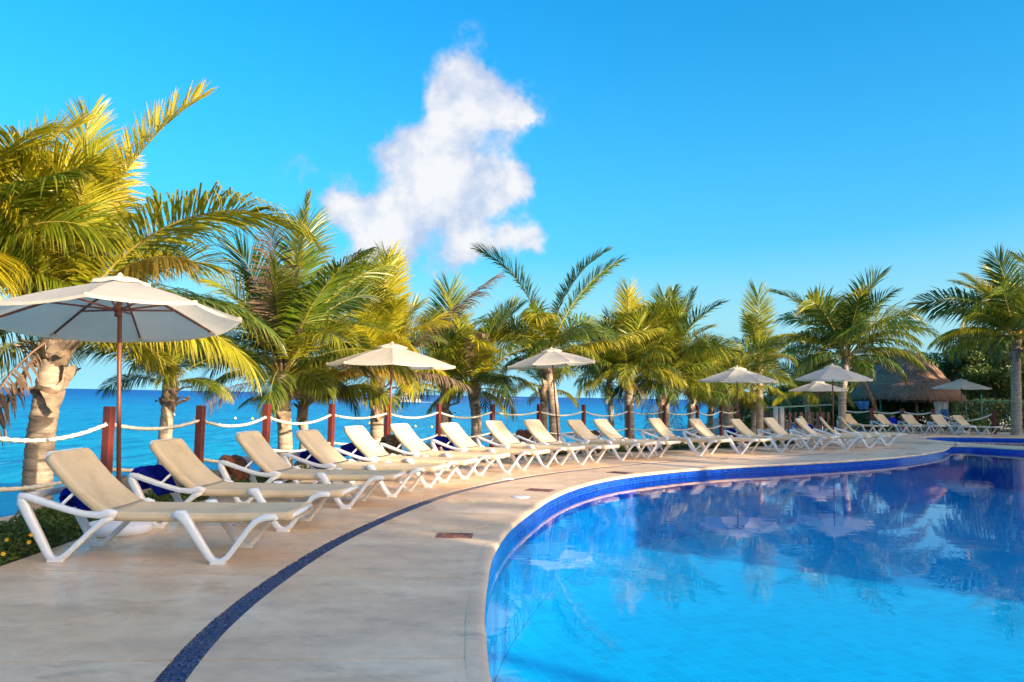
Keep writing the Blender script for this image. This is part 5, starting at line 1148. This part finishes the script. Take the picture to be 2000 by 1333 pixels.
for j in range(6):
    a = j * math.pi / 3 + .3; m = MB(); m.tube([(2.1 * math.cos(a), 2.1 * math.sin(a), 0), (2.1 * math.cos(a), 2.1 * math.sin(a), zpx(765))], .08, 8); m.build('hut_post', MATS['teak'], e, True)
# hanging cloths
def hang(px0, px1, y0, y1, Y, m, name, label):
    V, F = [], []; nu, nv = 14, 12
    for j in range(nv):
        v = j / (nv - 1)
        for i in range(nu):
            u = i / (nu - 1); w = 1 - .45 * v; x = px0 + (px1 - px0) * (.5 + (u - .5) * w + .12 * v); p = at(x, y0 + (y1 - y0) * v, Y); p[1] += .10 * math.sin(u * 16); V.append(p)
    for j in range(nv - 1):
        for i in range(nu - 1): F.append((j * nu + i, j * nu + i + 1, (j + 1) * nu + i + 1, (j + 1) * nu + i))
    o = obj(name, mesh(name, V, F, MATS[m])); tag(o, label, 'curtain', 'cloths hanging at the hut'); 
    md = o.modifiers.new('thickness', 'SOLIDIFY'); md.thickness = .015
hang(1822, 1852, 784, 822, 41.5, 'white_cloth', 'curtain', 'white curtain tied back under the right side of the hut eave')
hang(1838, 1852, 800, 824, 41.3, 'skyblue_cloth', 'curtain', 'blue cloth at the foot of the white curtain')
hang(1668, 1698, 784, 800, 41.5, 'skyblue_cloth', 'curtain', 'blue curtain under the left side of the hut eave')
# green netting fence posts and wire
for k_, px in enumerate((1544, 1720, 1868, 1886, 1917)):
    q = at(px, 800, 42.5); m = MB(); m.tube([(0, 0, -.1), (0, 0, 2.0 if k_ else 1.7)], .045, 8); o = obj('green_post', m.me('green_post', MATS['green_paint'], True), None, (q[0], q[1], 0)); tag(o, 'slim green netting post ' + ['behind the wooden railing', 'behind the wide palm', 'left of the far umbrella pole', 'right of the far umbrella pole', 'nearest the tall right palm'][k_], 'fence post', 'green posts of the netting')
a = at(1850, 783, 42.5); b = at(2060, 783, 42.5); m = MB(); m.tube([a, b], .02, 6); o = obj('fence_wire', m.me('fence_wire', MATS['green_paint'])); tag(o, 'thin top wire of the green netting before the hedge', 'wire')
# hedge
def cloud_pts(n, c, r, seed, shell=.75, squash=.8):
    rg = np.random.default_rng(seed); d = rg.normal(0, 1, (n, 3)); d /= np.linalg.norm(d, axis=1)[:, None]; rr = r * (shell + (1 - shell) * rg.random(n))[:, None]
    return d * rr * np.array([1, 1, squash]) + np.array(c), d
def hedge(x0, x1, y, d, h, n, seed, label, size=.09):
    rg = np.random.default_rng(seed); X_ = rg.uniform(x0, x1, n); Yh = y + rg.uniform(-d / 2, d / 2, n); nzv = np.array([mnoise.noise(Vector((a * .8, b * .8, seed))) + .5 * mnoise.noise(Vector((a * 2.5, b * 2.5, seed))) for a, b in zip(X_, Yh)])
    Z_ = (h + nzv * .25) * rg.random(n)**.6 - .1; P = np.column_stack([X_, Yh, Z_]); nn = np.tile([0, -.7, .7], (n, 1))
    o = leaf_cloud(P, nn, np.full(n, size), seed, 'hedge', MATS['tree_leaf']); tag(o, label, kind='stuff')
hedge(24, 60, 45.2, 2.2, 1.75, 42000, 5, 'clipped dark green hedge behind the netting at the right')
hedge(12.8, 25, 46.5, 2.5, 1.7, 16000, 6, 'dense low bushes behind the railing and hut')
def bush(px, py, Y, r_, n, seed, label, m='shrub'):
    q = at(px, py, Y); e = empty('bush', (q[0], q[1], gz(q))); tag(e, label, 'bush', 'bushes near the beach steps')
    P, d = cloud_pts(n, (0, 0, r_ * .75), r_, seed, .3, .8); leaf_cloud(P, d, np.full(n, .07), seed, 'foliage', MATS[m], e)
    m2 = MB(); m2.tube([(0, 0, -.1), (.05, 0, r_ * .8)], .04, 6); m2.build('stem', MATS['husk'], e)
bush(1468, 820, 33, .62, 1300, 1, 'round bush left of the slim upright palm'); bush(1722, 815, 40, .75, 1500, 2, 'yellow-green bush behind the far loungers'); bush(1500, 800, 36, .9, 1600, 3, 'leafy bush behind the wooden railing, left end'); bush(1690, 800, 42, .8, 1400, 4, 'bush beside the blue curtain of the hut')
def tree(px, top_y, Y, rr, seed, label, n=9000):
    q = at(px, top_y, Y); rg = random.Random(seed); H = q[2]; e = empty('broadleaf_tree', (q[0], q[1], -.15)); tag(e, label, 'tree', 'broadleaf trees behind the far pool')
    m = MB(); m.tube([(0, 0, 0), (.1, 0, H * .3), (.0, .1, H * .55)], [.2, .16, .1], 10)
    Ps, Ds = [], []
    cl = []
    for j in range(26):
        a = rg.random() * 6.283; r_ = rr * math.sqrt(rg.random()) * .85; z = H * (.32 + .6 * rg.random()) ; r_ *= math.sqrt(max(.1, 1 - ((z - H * .55) / (H * .5))**2)); c = (r_ * math.cos(a), r_ * math.sin(a), z); cl.append(c)
        P, d = cloud_pts(n // 26, c, rg.uniform(.5, .95) * rr / 2.4, seed * 50 + j, .45, .7); Ps.append(P); Ds.append(d)
        m.tube([(0, .05, H * .4), (c[0] * .6, c[1] * .6, (c[2] + H * .4) / 2), c], [.07, .05, .02], 5)
    m.build('trunk', MATS['husk'], e, True)
    P = np.concatenate(Ps); D = np.concatenate(Ds); leaf_cloud(P, D, np.full(len(P), .10), seed, 'crown', MATS['tree_leaf'], e, jit=.8)
TL = ['tree whose crown shows left of the hut roof', 'tree directly behind the hut roof', 'dark tree just right of the hut roof', 'tallest dark tree behind the farthest umbrella', 'dark tree between the farthest umbrella and the right palm', 'dark tree behind the right palm trunk', 'tree at the right edge of the picture', 'low tree at the left end of the green backdrop', 'low tree behind the wooden railing', 'tree beyond the right edge']
for i, (px, ty, Y, rr) in enumerate([(1700, 690, 50, 2.8), (1770, 690, 53, 3.0), (1842, 672, 49, 2.8), (1895, 650, 51, 3.2), (1940, 645, 48, 3.0), (1990, 655, 50, 3.2), (2050, 640, 49, 3.4), (1560, 745, 50, 2.2), (1625, 725, 49, 2.4), (2130, 640, 50, 3.5)]):
    tree(px, ty, Y, rr, 70 + i, TL[i])
# agave-like plants in front of the hedge
def spiky(px, Y, label, seed):
    q = at(px, 800, Y); rg = random.Random(seed); V, F = [], []
    for j in range(34):
        a = rg.random() * 6.283; el = rg.uniform(.5, 1.4); L_ = rg.uniform(.6, 1.0); d = np.array([math.cos(a) * math.cos(el), math.sin(a) * math.cos(el), math.sin(el)]); s_ = np.array([-math.sin(a), math.cos(a), 0]) * .03; b0 = len(V)
        V += [s_, -s_, d * L_ * .5 - s_ * 1.2, d * L_ * .5 + s_ * 1.2, d * L_ - np.array([0, 0, .1])]; F += [(b0, b0 + 1, b0 + 2, b0 + 3), (b0 + 3, b0 + 2, b0 + 4)]
    o = obj('spiky_plant', mesh('spiky_plant', V, F, MATS['tree_leaf'], smooth=False, attrs={'rnd': np.full(len(V), .3)}), None, (q[0], q[1], 0)); tag(o, label, 'plant', 'spiky plants before the hedge')
spiky(1905, 42, 'spiky green plant right of the farthest umbrella pole', 1); spiky(1890, 42.3, 'spiky green plant close to the farthest umbrella pole', 2); spiky(1925, 42.1, 'spiky green plant nearest the tall right palm', 3)
# sand bank behind the far loungers
